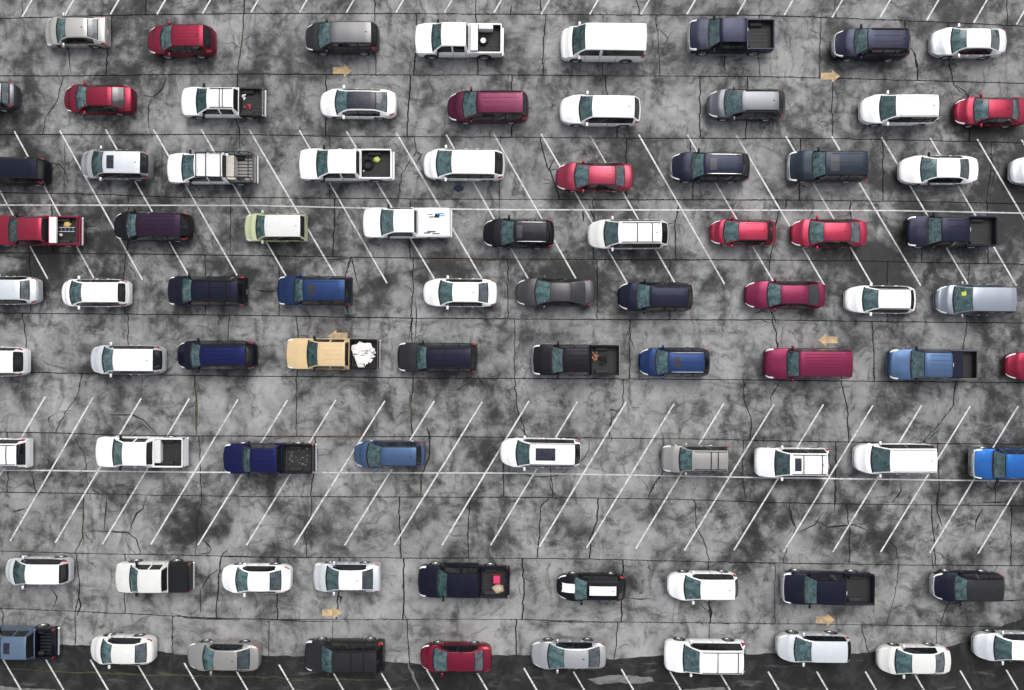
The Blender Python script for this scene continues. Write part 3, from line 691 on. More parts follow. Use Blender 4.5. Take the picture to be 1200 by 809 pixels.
    for i in range(len(st) - 1):
        x = (st[i] + st[i + 1]) / 2
        for j in range(NR - 1):
            k = j if j < 12 else 23 - j; sd_ = 0 if j < 12 else 1
            quad = [(i, j), (i, j + 1), (i + 1, j + 1), (i + 1, j)]
            quad = [quad[0], quad[3], quad[2], quad[1]]
            part, mi = 'body', 0
            if k >= 9 and XC + .02 < x < XR - .03: part = 'windshield'
            elif k >= 7 and XC - .07 < x < XC - .04: mi = 1
            elif k >= 7 and XC - .04 < x < XC + .02: mi = 1
            elif k >= 9 and XR - .03 < x < XR: mi = 1
            elif k >= 9 and XE + .0 < x < XG - .0 and not (XE + .05 < x < XG - .05): mi = 1
            elif k >= 9 and XE + .05 < x < XG - .05: part = 'rear_window'
            elif k == 8 and XC < x < XR and not o.get('pillar'): mi = 0
            elif k in (5, 6) and any(a < x < b_ for a, b_, _ in wins):
                part = 'window%d%d' % (sd_, [t for a, b_, t in wins if a < x < b_][0])
            elif k in (4, 5, 6, 7) and not truck and ty != 'van' and wins[0][0] - .03 < x < wins[-1][1] + .05 and k < 7: mi = 1
            elif k == 8 and XR - .02 < x < XE + .05 and o.get('edge', dark) and not truck: mi = 1
            elif k >= 8 and XR < x < XE:
                if o.get('roof') == 'glass' and k >= 9: mi = 3
                elif two: mi = 2
            elif k >= 6 and X0 + .14 < x < XC - .07 and (k > 6 or x > X0 + .42): part = 'hood'
            elif x < X0 + .42 and X0 + .03 < x and k in (3, 4, 5): part = 'headlight%d' % sd_
            elif not truck and x > X1 - .30 and x < X1 - .05 and k in (3, 4, 5): part = 'tail_light%d' % sd_
            elif x < X0 + .14 and (k <= 3 or (chrome and x < X0 + .09)): part = 'front_bumper'
            elif not truck and x > X1 - .10 and k <= 2: part = 'rear_bumper'
            elif not truck and ty == 'sedan' and k >= 7 and XG < x < X1 - .05: part = 'trunk_lid'
            elif not truck and ty != 'sedan' and k >= 7 and x > XG: part = 'tailgate'
            if part == 'body' and k <= 4 and mi in (0, 1) and xD0 - dg < x < xD2 + dg:
                if abs(x - xD0) < dg or abs(x - xB) < dg or abs(x - xD2) < dg: mi = 1  # door gaps: shade between panels painted as thin black strips
                elif xD0 < x < xB: part = 'door%d0' % sd_
                elif xB < x < xD2: part = 'door%d1' % sd_
                if k <= 1 and lowmat: mi = 1
            put(part, quad, mi)
    for e, nm_ in ((0, 'front'), (len(st) - 1, 'rear')):
        for k in range(12):
            quad = [(e, k), (e, k + 1), (e, 23 - k), (e, 24 - k)] if k < 11 else [(e, 11), (e, 12), (e, 13)]
            if nm_ == 'rear': quad = quad[::-1]
            part, mi = 'body', 0
            if e == 0: part, mi = ('front_bumper', 0) if k <= 1 else ('grille', 1)
            elif truck: part, mi = ('body', 0)
            else: part, mi = ('rear_bumper', 0) if k <= 1 else ('body', 0)
            put(part, quad, mi)
    chrome = o.get('chrome'); names = {}
    doors = {}
    for part in sorted(parts, key=lambda s_: s_.startswith('window')):
        d = parts[part]; base = part.rstrip('01234')
        mats = MAT
        if base == 'windshield': mats = [M['wind']]
        elif base == 'rear_window': mats = [M['rear'] if not o.get('darkrear') and ty == 'sedan' else M['dark']]
        elif base == 'window': mats = [M['dark']]
        elif base == 'headlight': mats = [M['lamp']]
        elif base == 'tail_light': mats = [M['tail'] if o.get('tail', 1) else bodymat]
        elif base == 'front_bumper' and (truck or chrome): mats = [M['chrome'] if chrome else bodymat]
        elif base == 'grille': mats = [bodymat, M['chrome'] if chrome else M['trim']]
        mi = d[3] if len(mats) > 1 else [0] * len(d[3])
        pnm = base; par = root
        if base == 'window':
            key = 'door' + part[6:]
            if key in doors: par = doors[key]; pnm = 'window'
            else: pnm = 'side_window'
        ob = mesh_obj(pnm, d[1], d[2], mats, par, mi, True, 45)
        if base == 'door':
            doors[part] = ob
            s_ = -1 if part[4] == '0' else 1; xh = (xB if part[5] == '0' else xD2) - .20
            sc = sect(xh); y3, z3 = sc[3]
            share('handle', shared_box(bodymat, col), ob, (xh, s_ * (y3 + .012), z3 - .03))
    # underbody
    u = MB(); u.box(X0 + .12, (xend if truck else X1) - .12, -hw * .78, hw * .78, T['sill'] - .02, .52, bev=.03)
    if truck: u.box(xend - .2, X1 - .1, -hw * .78, hw * .78, T['sill'] + .05, .62)
    u.build('underbody', M['under'], root)
    # wheels
    for xw in (xf, xw2):
        for s_ in (-1, 1):
            me, rm = wheel_mesh(R, s_)
            wo = share('wheel', me, root, (xw, s_ * (hw - (.155 if truck else .185)), R)); share('rim', rm, wo)
    # mirrors
    xmr = lerp(XC, XR, .45); ym, zm = sect(xmr)[4]
    for s_ in (-1, 1):
        m_ = MB(); a, b_ = sorted((s_ * (ym - .02), s_ * (ym + .22)))
        m_.box(xmr - .07, xmr + .07, a, b_, zm + .01, zm + .15, bev=.035)
        m_.build('mirror', bodymat if o.get('mirror', 1) and not truck else M['trim'], root, True)
    # wipers
    w_ = MB()
    for s_ in (-.42, .18):
        p0 = (bow(XC + .02, s_ * hw), s_ * hw, interp(zk, XC + .02) + .012); xq = XC + .12
        w_.tube([p0, (bow(xq, (s_ + .62) * hw * .9), (s_ + .62) * hw * .9, interp(zk, xq) + .0)], .010, 4)
    w_.build('wiper', M['trim'], root)

    def zr(x, y):
        s = sect(x + interp(bowk, x) * (1 - min(1, (y / hw) ** 2))); pts = sorted((a, b_) for a, b_ in s[8:]); return interp(pts, abs(y))
    if o.get('sticker'):
        a, b_ = lerp(XC, XR, .34), lerp(XC, XR, .60); v = [(x, y, zr(x, y) + .014) for x, y in ((a - .1, hw * .22), (b_ - .1, hw * .25), (b_ - .1, hw * .52), (a - .1, hw * .46))]
        mesh_obj('windscreen_sticker', v, [(0, 1, 2, 3)], M['sticker'], root)
    # roof fittings
    if o.get('ribs'):
        rb = MB(); n = o['ribs']; wr = hw * rr * .78
        for q in range(n):
            y = lerp(-wr, wr, q / (n - 1)); a, b_ = XR + .28, XE - .14
            xs = [lerp(a, b_, t) for t in (0, .25, .5, .75, 1)]
            v = []; f = []
            for x in xs: z = zr(x, y) - .002; v += [(x, y - .022, z), (x, y - .010, z + .014), (x, y + .010, z + .014), (x, y + .022, z)]
            for i in range(4):
                for k in range(3): f.append((i * 4 + k, i * 4 + 4 + k, i * 4 + 5 + k, i * 4 + 1 + k))
            rb.add(v, f)
        rb.build('roof_rib', two or bodymat, root)
    if o.get('rails'):
        for s_ in (-1, 1):
            r_ = MB(); y = s_ * hw * rr * .90; xs = [lerp(XR + .18, XE - .10, t / 6) for t in range(7)]
            r_.tube([(xs[0] - .06, y, zr(xs[0], y) - .01)] + [(x, y, zr(x, y) + .045) for x in xs] + [(xs[-1] + .06, y, zr(xs[-1], y) - .01)], .024, 6)
            r_.build('roof_rail', M['chrome'] if o['rails'] == 'chrome' else M['trim'], root, True)
    for t in o.get('bars', []):
        b_ = MB(); x = lerp(XR, XE, t); y = hw * rr * .86
        b_.tube([(x, -y, zr(x, y) + .05), (x, 0, zr(x, 0) + .05), (x, y, zr(x, y) + .05)], .024, 6); b_.build('cross_bar', M['trim'], root, True)
    if o.get('sunroof'):
        a, b_, wf = o['sunroof']; a, b_ = lerp(XR, XE, a), lerp(XR, XE, b_); y = hw * rr * wf; v = []; f = []
        for i in range(5):
            x = lerp(a, b_, i / 4)
            for j in range(5): yy = lerp(-y, y, j / 4); v.append((x, yy, zr(x, yy) + .006))
        for i in range(4):
            for j in range(4): f.append((i * 5 + j, i * 5 + 5 + j, i * 5 + 6 + j, i * 5 + 1 + j))
        mesh_obj('sunroof', v, f, M['roofglass'], root, None, True)
    if o.get('stripes'):
        for (a, b_) in ((X0 + .10, XC - .10), (XR + .04, XE - .10)):
            v = []; f = []
            for i in range(9):
                x = lerp(a, b_, i / 8)
                for j in range(5): yy = lerp(-.29, .29, j / 4); v.append((x, yy, zr(x, yy) + .006))
            for i in range(8):
                for j in range(4): f.append((i * 5 + j, i * 5 + 5 + j, i * 5 + 6 + j, i * 5 + 1 + j))
            mesh_obj('racing_stripe', v, f, paint('white'), root, None, True)
    if not truck and ty != 'van' and rc.random() < .8 and o.get('roof') != 'glass':
        a_ = MB(); x = XE - .22 - rc.random() * .1; z = zr(x, 0)
        a_.add([(x - .09, -.016, z), (x + .06, -.016, z), (x + .06, .016, z), (x - .09, .016, z), (x + .03, -.006, z + .05), (x + .06, -.006, z + .05), (x + .06, .006, z + .05), (x + .03, .006, z + .05)],
               [(4, 5, 6, 7), (0, 1, 5, 4), (1, 2, 6, 5), (2, 3, 7, 6), (3, 0, 4, 7)]); a_.build('antenna_fin', M['trim'] if rc.random() < .6 else bodymat, root)
    # plates
    p_ = MB(); p_.box(X1 + .001, X1 + .012, -.16, .16, .60 if not truck else .52, .70 if not truck else .62); p_.build('number_plate', M['plate'], root)
    if o.get('third'):
        b_ = MB(); b_.box(XE + .0, XE + .03, -.12, .12, Zr - .06, Zr - .02, bev=.01); b_.build('cab_lamp', M['plate'], root)
    # pickup bed
    if truck:
        bs = xend + .03; be = X1 - .06; zrl = Zb + o.get('railz', .03); zf = .74 if ty == 'pickup' else .66
        xs0 = [bs, bs + .02, bs + .055, bs + .06]; xs1 = [be - .07, be - .065, be - .02, be]
        mid = [xw2 + q * Ra for q in (-1.001, -.96, -.8, -.5, 0, .5, .8, .96, 1.001)]
        xs = sorted(xs0 + xs1 + [q for q in mid + [lerp(bs, be, t / 8) for t in range(1, 8)] if bs + .08 < q < be - .09])
        cover = o.get('cover')
        D = {}
        for kk in ('outer', 'liner', 'gate'): D[kk] = ({}, [], [])
        rows = []
        for x in xs:
            zs = T['sill'] + .06; d = abs(x - xw2)
            if d < Ra: zs = max(zs, R + math.sqrt(Ra * Ra - d * d))
            inner = bs + .058 < x < be - .068
            zi = zf if inner else zrl - .02
            wq = hw * (.985 if x < be - .1 else lerp(.985, .95, (x - be + .1) / .1))
            s = [(wq * .95, zs), (wq * .985, lerp(zs, zrl, .3)), (wq, lerp(zs, zrl, .6)), (wq * .99, lerp(zs, zrl, .9)), (wq * .965, zrl), (wq * .90, zrl), (wq * .875, zrl - .02), (wq * .87, zi), (wq * .45, zi), (0, zi)]
            rows.append([(x, -y, z) for y, z in s] + [(x, y, z) for y, z in reversed(s[:-1])])
        for i in range(len(xs) - 1):
            x = (xs[i] + xs[i + 1]) / 2
            for j in range(18):
                k = j if j < 9 else 17 - j
                inside = k >= 6 and bs + .056 < x < be - .066
                kk = 'liner' if inside else ('gate' if x > be - .07 and k >= 1 else 'outer')
                d = D[kk]; idx = []
                for key in ((i, j), (i + 1, j), (i + 1, j + 1), (i, j + 1)):
                    if key not in d[0]: d[0][key] = len(d[1]); d[1].append(rows[key[0]][key[1]])
                    idx.append(d[0][key])
                d[2].append(tuple(idx))
        for i, kk in ((0, 'outer'), (len(xs) - 1, 'gate')):
            d = D[kk]
            for k in range(8):
                idx = []
                for key in ((i, k), (i, k + 1), (i, 17 - k), (i, 18 - k)):
                    if key not in d[0]: d[0][key] = len(d[1]); d[1].append(rows[key[0]][key[1]])
                    idx.append(d[0][key])
                d[2].append(tuple(idx))
        bedmat = paint(o['bedcol']) if o.get('bedcol') else bodymat
        bed = mesh_obj('bed', D['outer'][1], D['outer'][2], bedmat, root, None, True, 35)
        mesh_obj('bed_liner', D['liner'][1], D['liner'][2], paint(o['liner']) if o.get('liner') else M['liner'], bed)
        mesh_obj('tailgate', D['gate'][1], D['gate'][2], bedmat, root, None, True, 35)
        if not cover:
            rb = MB()
            for q in range(8): y = lerp(-hw * .78, hw * .78, q / 7); rb.box(bs + .08, be - .09, y - .03, y + .03, zf - .01, zf + .014)
            for s_ in (-1, 1): a, b_ = sorted((s_ * hw * .60, s_ * hw * .868)); rb.box(xw2 - .42, xw2 + .42, a, b_, zf - .01, zf + .20, bev=.06)
            rb.build('bed_rib', M['liner'], bed)
        else:
            cv = MB(); a, b_ = bs + .03, be - .03
            cv.box(a, b_, -hw * .90, hw * .90, zrl + .004, zrl + .05, bev=.02); cv.build('bed_cover', paint(cover) if cover in PC else M['liner'], bed)
        bp = MB(); bp.box(be + .004, X1 + .07, -hw * .93, hw * .93, .48, .66, bev=.04); bp.build('rear_bumper', M['chrome'] if o.get('chrome', 1) else bodymat, root)
        for s_ in (-1, 1):
            tl = MB(); a, b_ = sorted((s_ * hw * .86, s_ * hw * .975)); tl.box(be - .06, be + .012, a, b_, zrl - .32, zrl - .03, bev=.01)
            tl.build('tail_light', M['tail'], root)
        if o.get('steps'):
            for s_ in (-1, 1):
                sp = MB(); a, b_ = sorted((s_ * (hw - .06), s_ * (hw + .04))); sp.box(xD0, XE, a, b_, .36, .41, bev=.02); sp.build('side_step', M['stepsteel'] if o['steps'] == 'chrome' else M['trim'], root)
        if o.get('toolbox'):
            a, b_ = o['toolbox']; tb = MB(); a, b_ = lerp(bs, be, a), lerp(bs, be, b_)
            tb.box(a, b_, -hw * .86, hw * .86, zrl + .0, zrl + .20, bev=.03); tb.build('toolbox', paint(o.get('boxcol', 'white')), root)
            if o.get('sidebox'): tb = MB(); tb.box(b_ + .05, b_ + .95, hw * .55, hw * .86, zf + .02, zrl + .12, bev=.03); tb.build('side_box', paint('white'), root)
        if o.get('rack'):
            rk = MB(); y = hw * .92; zt_ = Zr + .16
            for s_ in (-1, 1):
                rk.tube([(XR + .1, s_ * y * .85, zt_), (XE, s_ * y * .9, zt_), (be, s_ * y * .9, zt_)], .03, 6)
                for x in (bs + .1, lerp(bs, be, .5), be - .06): rk.tube([(x, s_ * y, zrl), (x, s_ * y * .9, zt_)], .03, 6)
            for x in (XR + .15, lerp(XR, XE, .45), XE - .02, bs + .1, lerp(bs, be, .45), be - .04): rk.tube([(x, -y * .9, zt_), (x, y * .9, zt_)], .03, 6)
            rk.build('ladder_rack', M['trim'], root, True)
        root['_bed'] = (cx + bs, cx + be, cy, zf, zrl)
        bedinfo = dict(a=cx + bs + .08, b=cx + be - .1, cy=cy, zf=zf + .015, zr=zrl, hw=hw)
        del root['_bed']
        return bedinfo
    return None


B = {}
def car(key, *a, **k): B[key] = make_car(*a, **k)


# ---- row 1, top
car('A1', 'sedan', 'beige grey boxy sedan at the left end of the top row', 'beige', 51, 67, 76.5, 101, 115, 131, 21, 56, boxy=1, T=dict(Zr=1.42))
car('A2', 'suv', 'red SUV with a ribbed roof, second from the left in the top row', 'crimson', 174.5, 190, 201.5, 237, 246, 254.5, 29, 68, ribs=6)
car('A3', 'suv', 'charcoal SUV with a flat grey roof above the faint yellow arrow', 'charcoal', 358.5, 374.5, 388, 434, 441, 444.5, 24, 66, roof='grey', chrome=1)
car('A4', 'pickup', 'white pickup with white toolbox and a loose wheel in its black bed, top row', 'white', 486, 507, 517, 546, 549, 590, 26, 69, toolbox=(.04, .27), sidebox=1, chrome=1)
car('A5', 'van', 'long white passenger van with dark side windows in the top row', 'white', 657, 672, 686, 757, 759, 760, 27, 73.5)
car('A6', 'pickup', 'black crew cab pickup with chrome nose in the top row right of the white van', 'navyblack', 804, 831, 844, 876, 878, 909, 20.5, 65, chrome=1, steps='chrome', third=1, T=dict(W=2.02))
car('A7', 'suv', 'dark navy long SUV in the top row above the yellow arrow at right', 'navyblack', 975, 1003, 1018, 1065, 1066, 1067, 33, 72, ribs=4, rails='black', chrome=1)
car('A8', 'sedan', 'silvery white sedan at the right end of the top row', 'silverwhite', 1090, 1116.5, 1134, 1161, 1170.5, 1178, 31, 71, roof='white')
# ---- row 2
car('B0', 'sedan', 'grey sedan cut off by the left edge in the second row, only its tail showing', 'steel', -60, -41, -29, 0, 10, 24, 96, 130, low=1)
car('B1', 'sedan', 'red coupe with a broad dark rear window at the left of the second row', 'crimson', 75, 91, 102, 129.5, 145, 160, 98, 137, darkrear=1)
car('B2', 'smallpickup', 'small white pickup with roof bars and a cluttered black bed in the second row', 'white', 213, 231, 242, 273, 278, 312, 101, 141, rails='black', bars=[.48, .60], bedcol='charcoal')
car('B3', 'sedan', 'white sedan with a black glass roof in the second row', 'white', 376, 395, 408, 439, 453, 465, 103, 142, roof='glass')
car('B4', 'minivan', 'maroon minivan in the middle of the second row', 'maroon', 526, 544, 559, 612, 616.5, 619, 105, 147, ribs=5, rails='black')
car('B5', 'suv', 'plain white SUV directly below the long white van', 'white', 657.5, 681, 695, 743, 748, 750.5, 109, 152)
car('B6', 'suv', 'steel grey crossover with black lower sides in the second row', 'steel', 829, 851, 871, 912.5, 917, 919.5, 103.5, 144, low=1, T=dict(Zr=1.60), rails='black')
car('B7', 'suv', 'white SUV with grey roof rails below and right of the yellow arrow', 'white', 1007, 1033, 1051, 1100, 1102, 1103.5, 109, 150.5, rails='chrome')
car('B8', 'sedan', 'red sedan at the right end of the second row, its tail at the edge', 'crimson', 1117.5, 1143, 1160, 1186, 1194, 1205, 114, 150)
# ---- row 3
car('C0', 'hatch', 'black hatchback with red tail lights cut off by the left edge, third row', 'navyblack', -32, -14, -1, 41, 46, 50, 185, 217.5)
car('C1', 'suv', 'silver SUV with dark sunroof at the left of the third row', 'silver', 96, 110, 121, 163, 170, 178.5, 176, 213, roof='silverwhite', sunroof=(.07, .28, .62), T=dict(Zr=1.64))
car('C2', 'pickup', 'white work pickup carrying a black ladder rack over cab and bed', 'white', 197.5, 214, 227, 260, 264, 303, 179, 219, rack=1, liner='warmgrey', bedcol='steel', T=dict(W=1.90))
car('C3', 'pickup', 'white crew cab pickup with a tyre and yellow bundle in its black bed', 'white', 351, 372, 384, 417, 421, 462.5, 174, 215, steps='chrome', chrome=1)
car('C4', 'minivan', 'white minivan beside the dark blue bundle on the ground', 'white', 498, 513.5, 530, 579, 588, 591, 174.5, 214, T=dict(Zr=1.66))
car('C5', 'sedan', 'faded red sedan in the third row above the white SUV with crossbars', 'pinkred', 653, 675.5, 691, 720.5, 731.5, 741.5, 191, 226)
car('C6', 'suv', 'black SUV with bright chrome roof rails in the third row', 'navyblack', 785.5, 812, 826, 870, 876, 878, 178, 216.5, rails='chrome', sunroof=(.12, .30, .55), chrome=1)
car('C7', 'minivan', 'dark blue-black minivan with sunroof in the third row', 'tealblack', 921.5, 952.5, 968, 1017, 1020, 1021, 176.5, 215.5, sunroof=(.08, .30, .7), ribs=3, boxy=1, chrome=1)
car('C8', 'sedan', 'white older sedan with grey rear glass near the right of the third row', 'white', 1053.5, 1081, 1099, 1125, 1135, 1145, 182, 218.5, mirror=0)
car('C9', 'sedan', 'white sedan of which only the nose shows at the right edge, third row', 'silverwhite', 1183, 1209, 1226, 1252, 1262, 1270, 182, 220)
# ---- row 4
car('D0', 'smallpickup', 'red pickup with a white toolbox and a ladder in its bed at the left edge', 'red', -14, 11, 20, 48, 52, 98, 252.5, 290, toolbox=(.05, .30), T=dict(W=1.92))
car('D1', 'suv', 'black SUV with a purplish roof in the fourth row left', 'black', 135, 150, 160, 210, 215, 223, 248, 285, roof='purpleblack', ribs=5, T=dict(Zr=1.66))
car('D2', 'hatch', 'pale green boxy hatchback with a white roof', 'palegreen', 286, 301, 310, 351, 356, 361, 251, 284, roof='offwhite', boxy=1, T=dict(Zr=1.62, rr=.76, rear=.2))
car('D3', 'pickup', 'white pickup with white bed cover bearing a blue and black decal', 'white', 426, 447, 461, 485, 488, 530, 243, 282, cover='white', T=dict(W=1.92), doors=2)
car('D4', 'suv', 'black crossover with red tail lights and chrome rails in the fourth row', 'black', 568, 588.5, 603, 640, 645, 649, 256.5, 292.5, rails='chrome', sunroof=(.04, .22, .6), T=dict(Zr=1.62))
car('D5', 'suv', 'off-white SUV with two black crossbars on its roof in the fourth row', 'offwhite', 690, 710, 725.5, 775, 781, 783, 257, 294, rails='black', bars=[.42, .78], roof='white')
car('D6', 'hatch', 'small bright red hatchback, shortest car of the fourth row', 'red', 832.5, 850, 867, 899, 905, 909, 256.5, 290, ribs=3, T=dict(W=1.70))
car('D7', 'sedan', 'red sedan between the small red hatchback and the dark pickup', 'red', 926.5, 950, 967, 996.5, 1007, 1015.5, 257, 291, darkrear=0)
car('D8', 'pickup', 'dark slate crew cab pickup with empty black bed at the right of the fourth row', 'navyblack', 1057, 1088, 1104, 1137, 1140, 1169, 253.5, 291.5, chrome=0, third=1, ribs=4)
# ---- row 5
car('E0', 'sedan', 'silver white sedan cut off by the left edge in the fifth row', 'silverwhite', -36, -19, -6, 22, 34, 50, 324.5, 357)
car('E1', 'hatch', 'white hatchback with tall red tail lights in the fifth row', 'white', 72.5, 84, 96, 137, 146, 155, 326.5, 361)
car('E2', 'suv', 'navy black SUV with black crossbars in the fifth row', 'navyblack', 196.5, 214, 224, 277, 283, 290, 322, 361, rails='black', bars=[.38, .76], ribs=4, boxy=1)
car('E3', 'suv', 'blue boxy SUV with a sunroof above the tan pickup', 'blue', 325, 345, 355, 403, 409, 414, 324.5, 358, sunroof=(.10, .26, .6), ribs=2, boxy=1)
car('E4', 'sedan', 'bright white sedan in the middle of the fifth row', 'white', 497.5, 516.5, 531, 560, 571.5, 582, 326.5, 360.5)
car('E5', 'sedan', 'dark grey sedan with blackened rear window in the fifth row', 'browngrey', 606, 629, 646, 668, 685, 696, 327, 359.5, darkrear=1)
car('E6', 'suv', 'black crossover with chrome nose corners in the middle of the fifth row', 'navyblack', 725, 748, 762.5, 806, 810, 811.5, 331, 365.5, ribs=3, T=dict(Zr=1.62), rails='black')
car('E7', 'sedan', 'maroon sedan in the fifth row above the long red van', 'wine', 873, 901, 916.5, 947, 959, 966.5, 329.5, 363, darkrear=1)
car('E8', 'hatch', 'white hatchback with rounded black-edged roof in the fifth row', 'white', 990, 1013, 1030.5, 1067, 1070, 1072.5, 335, 368, edge=1)
car('E9', 'minivan', 'silver blue minivan with a yellow sticker on its windscreen', 'bluegrey', 1095, 1119, 1141, 1191, 1193, 1194, 334, 370, sticker=1)
# ---- row 6
car('F0', 'suv', 'white SUV cut off by the left edge in the sixth row, tail showing', 'white', -55, -35, -22, 14, 21, 33, 405.5, 442)
car('F1', 'suv', 'white SUV with rounded tail at the left of the sixth row', 'silverwhite', 107.5, 122, 133, 178, 185, 192, 404, 439.5, roof='white', T=dict(Zr=1.66))
car('F2', 'suv', 'deep navy SUV with glossy ribbed roof in the sixth row', 'navyblack', 209, 225, 235, 286, 295, 303, 399, 434, roof='navy', ribs=5, rails='black')
car('F3', 'pickup', 'tan crew cab pickup hauling white scrap in its bed', 'tan', 336, 361, 372, 404, 408, 446, 397, 433, ribs=5, bedcol='black', chrome=1)
car('F4', 'suv', 'charcoal extended SUV with blue-grey ribbed roof right of the tan pickup', 'charcoal', 466, 489, 500, 551, 558, 561, 402, 436, roof='navyblack', ribs=4, rails='black', boxy=1, bars=[.4])
car('F5', 'pickup', 'black crew cab pickup with orange straps lying in its bed', 'black', 623, 647, 660, 691, 693, 727.5, 403.5, 440.5, ribs=5, chrome=1)
car('F6', 'suv', 'mid blue SUV with a sunroof right of the black pickup', 'blue', 749, 770, 784, 825, 830, 831.5, 408, 441, sunroof=(.12, .32, .5), ribs=3, rails='chrome', T=dict(Zr=1.64))
car('F7', 'van', 'long red ribbed-roof van below the yellow arrow pointing left', 'wine', 893, 923, 937, 999, 1001, 1001.5, 407.5, 445, ribs=7, T=dict(Zr=1.85, Zb=1.12, Zh=1.16, Zn=.98, W=1.98, rr=.78, rear=.14))
car('F8', 'pickup', 'slate blue pickup with a navy box across its short bed', 'slateblue', 1036.5, 1068, 1084, 1117, 1127, 1146.5, 408.5, 446, ribs=5, third=1, bedcol='steel', toolbox=(.02, .40), boxcol='navyblack')
car('F9', 'sedan', 'red car of which only the nose shows at the right edge, sixth row', 'crimson', 1176.5, 1203, 1219, 1245, 1256, 1265, 411.5, 447)
# ---- row 7
car('G0', 'suv', 'white SUV with a roof crossbar cut off by the left edge, seventh row', 'white', -52, -32, -20, 18, 25, 36, 513, 548, rails='black', bars=[.72], boxy=1)
car('G1', 'pickup', 'white pickup with a pale crate in its black bed in the seventh row', 'white', 114, 133, 143, 171, 177, 221, 510, 548, T=dict(W=1.94), third=0)
car('G2', 'pickup', 'navy blue pickup with a dusty black bed', 'navy', 263, 285, 293, 324, 333, 371, 518, 555, ribs=5, T=dict(W=1.94), bedcol='black')
car('G3', 'hatch', 'slate blue hatchback in the seventh row', 'slateblue', 416, 432, 447, 487, 493, 499, 515.5, 549.5, low=1, T=dict(Zr=1.58))
car('G4', 'suv', 'white SUV with large dark sunroof in the seventh row', 'white', 588, 607, 621.5, 673, 676, 678, 513, 547, sunroof=(.10, .56, .58), T=dict(Zr=1.62), edge=1)
car('G5', 'suv', 'warm grey boxy wagon with crossbars in the seventh row', 'warmgrey', 774.5, 797, 811, 853, 854, 855, 521, 553.5, rails='black', bars=[.52, .72], boxy=1, T=dict(Zr=1.62, W=1.74, rear=.2), low=1)
car('G6', 'suv', 'white SUV with sunroof and crossbars right of the grey wagon', 'white', 883, 909, 926, 970, 972, 973.5, 523, 560, rails='black', bars=[.34, .85], sunroof=(.10, .28, .6), boxy=1)
car('G7', 'minivan', 'white minivan with short dark roof rails in the seventh row', 'white', 1000.5, 1023, 1044, 1098, 1100, 1101.5, 517.5, 556.5, rails='chrome')
car('G8', 'pickup', 'bright blue pickup with black grille at the right edge, seventh row', 'brightblue', 1133, 1164, 1178, 1212, 1215, 1250, 523, 563, chrome=1)
# ---- row 8
car('H1', 'hatch', 'white hatchback at the left end of the eighth row', 'silverwhite', 6.5, 18, 30, 68, 77, 84, 651, 686, roof='white', darkrear=1)
car('H2', 'pickup', 'off-white crew cab pickup with black covered bed in the eighth row', 'offwhite', 137, 153, 161, 188.5, 193, 228, 658, 693, bedcol='charcoal', cover='pitch', T=dict(W=1.90))
car('H3', 'sedan', 'white sedan right of the off-white pickup in the eighth row', 'white', 260, 278.5, 291, 315, 329, 343, 660, 694.5)
car('H4', 'sedan', 'white squared-off sedan above the lower yellow arrow', 'silverwhite', 366.5, 383, 397, 423.5, 437, 448, 658.5, 693, boxy=1, roof='white')
car('H5', 'pickup', 'black crew cab pickup with red cooler and tan sack in its bed', 'navyblack', 490.5, 513, 524, 560, 562, 597, 659, 702, T=dict(W=2.02), steps='black', chrome=0)
car('H6', 'hatch', 'small black hatchback with broad white racing stripes', 'black', 654, 674, 689, 724, 730, 733, 670, 705, stripes=1, T=dict(W=1.72, Zr=1.45), boxy=0)
car('H7', 'hatch', 'white crossover hatchback in the eighth row right of the striped car', 'white', 783, 804, 822, 861, 864, 866, 668, 704, T=dict(Zr=1.58))
car('H8', 'pickup', 'large black pickup with empty ribbed bed above the bottom right yellow arrow', 'navyblack', 913, 943, 958, 992, 994, 1026, 667.5, 709.5, ribs=4, third=1, steps='chrome', T=dict(W=2.02), chrome=1)
car('H9', 'suv', 'dark slate SUV at the right end of the eighth row', 'navyblack', 1090, 1120, 1135, 1176, 1178, 1181, 667, 705.5, ribs=3, roof='charcoal', chrome=1, T=dict(Zr=1.64))
# ---- row 9
car('I0', 'pickup', 'light blue pickup with dark navy bed at the bottom left corner', 'skyblue', -34, -10, 1, 30, 37, 70, 733, 772, bedcol='navyblack', sunroof=(.08, .34, .5), liner='navyblack', T=dict(W=1.90))
car('I1', 'sedan', 'white sedan with red tail lights at the left of the bottom row', 'offwhite', 106, 120.5, 131, 157, 171, 184, 743.5, 778)
car('I2', 'sedan', 'beige grey sedan with pale glass in the bottom row', 'warmgrey', 220, 240, 251, 277, 292, 307, 750, 786, boxy=0)
car('I3', 'suv', 'dark grey extended SUV with black crossbars in the bottom row', 'charcoal', 357, 377, 389, 440, 449, 452, 747, 790, rails='black', bars=[.42, .72], boxy=1, T=dict(Zr=1.85, W=1.98))
car('I4', 'sedan', 'red sedan in the bottom row', 'crimson', 494, 509.5, 525, 555, 566, 576, 751.5, 788)
car('I5', 'sedan', 'silver sedan with blue-grey rear glass in the bottom row', 'silver', 624, 644, 662, 689, 702, 710, 746, 786)
car('I6', 'suv', 'large white SUV with black roof rack in the bottom row', 'white', 777.5, 801.5, 820, 871, 873, 874.5, 747.5, 790.5, rails='black', bars=[.40, .88], boxy=1, T=dict(Zr=1.85, W=1.98))
car('I7', 'suv', 'pale silver wagon with red tail lights in the bottom row', 'silverwhite', 909.5, 933, 952, 993, 995, 996, 738, 778, T=dict(Zr=1.58, W=1.80))
car('I8', 'sedan', 'cream white sedan in the bottom row right of the silver wagon', 'offwhite', 1028, 1051, 1070, 1096, 1106, 1113, 754, 790)
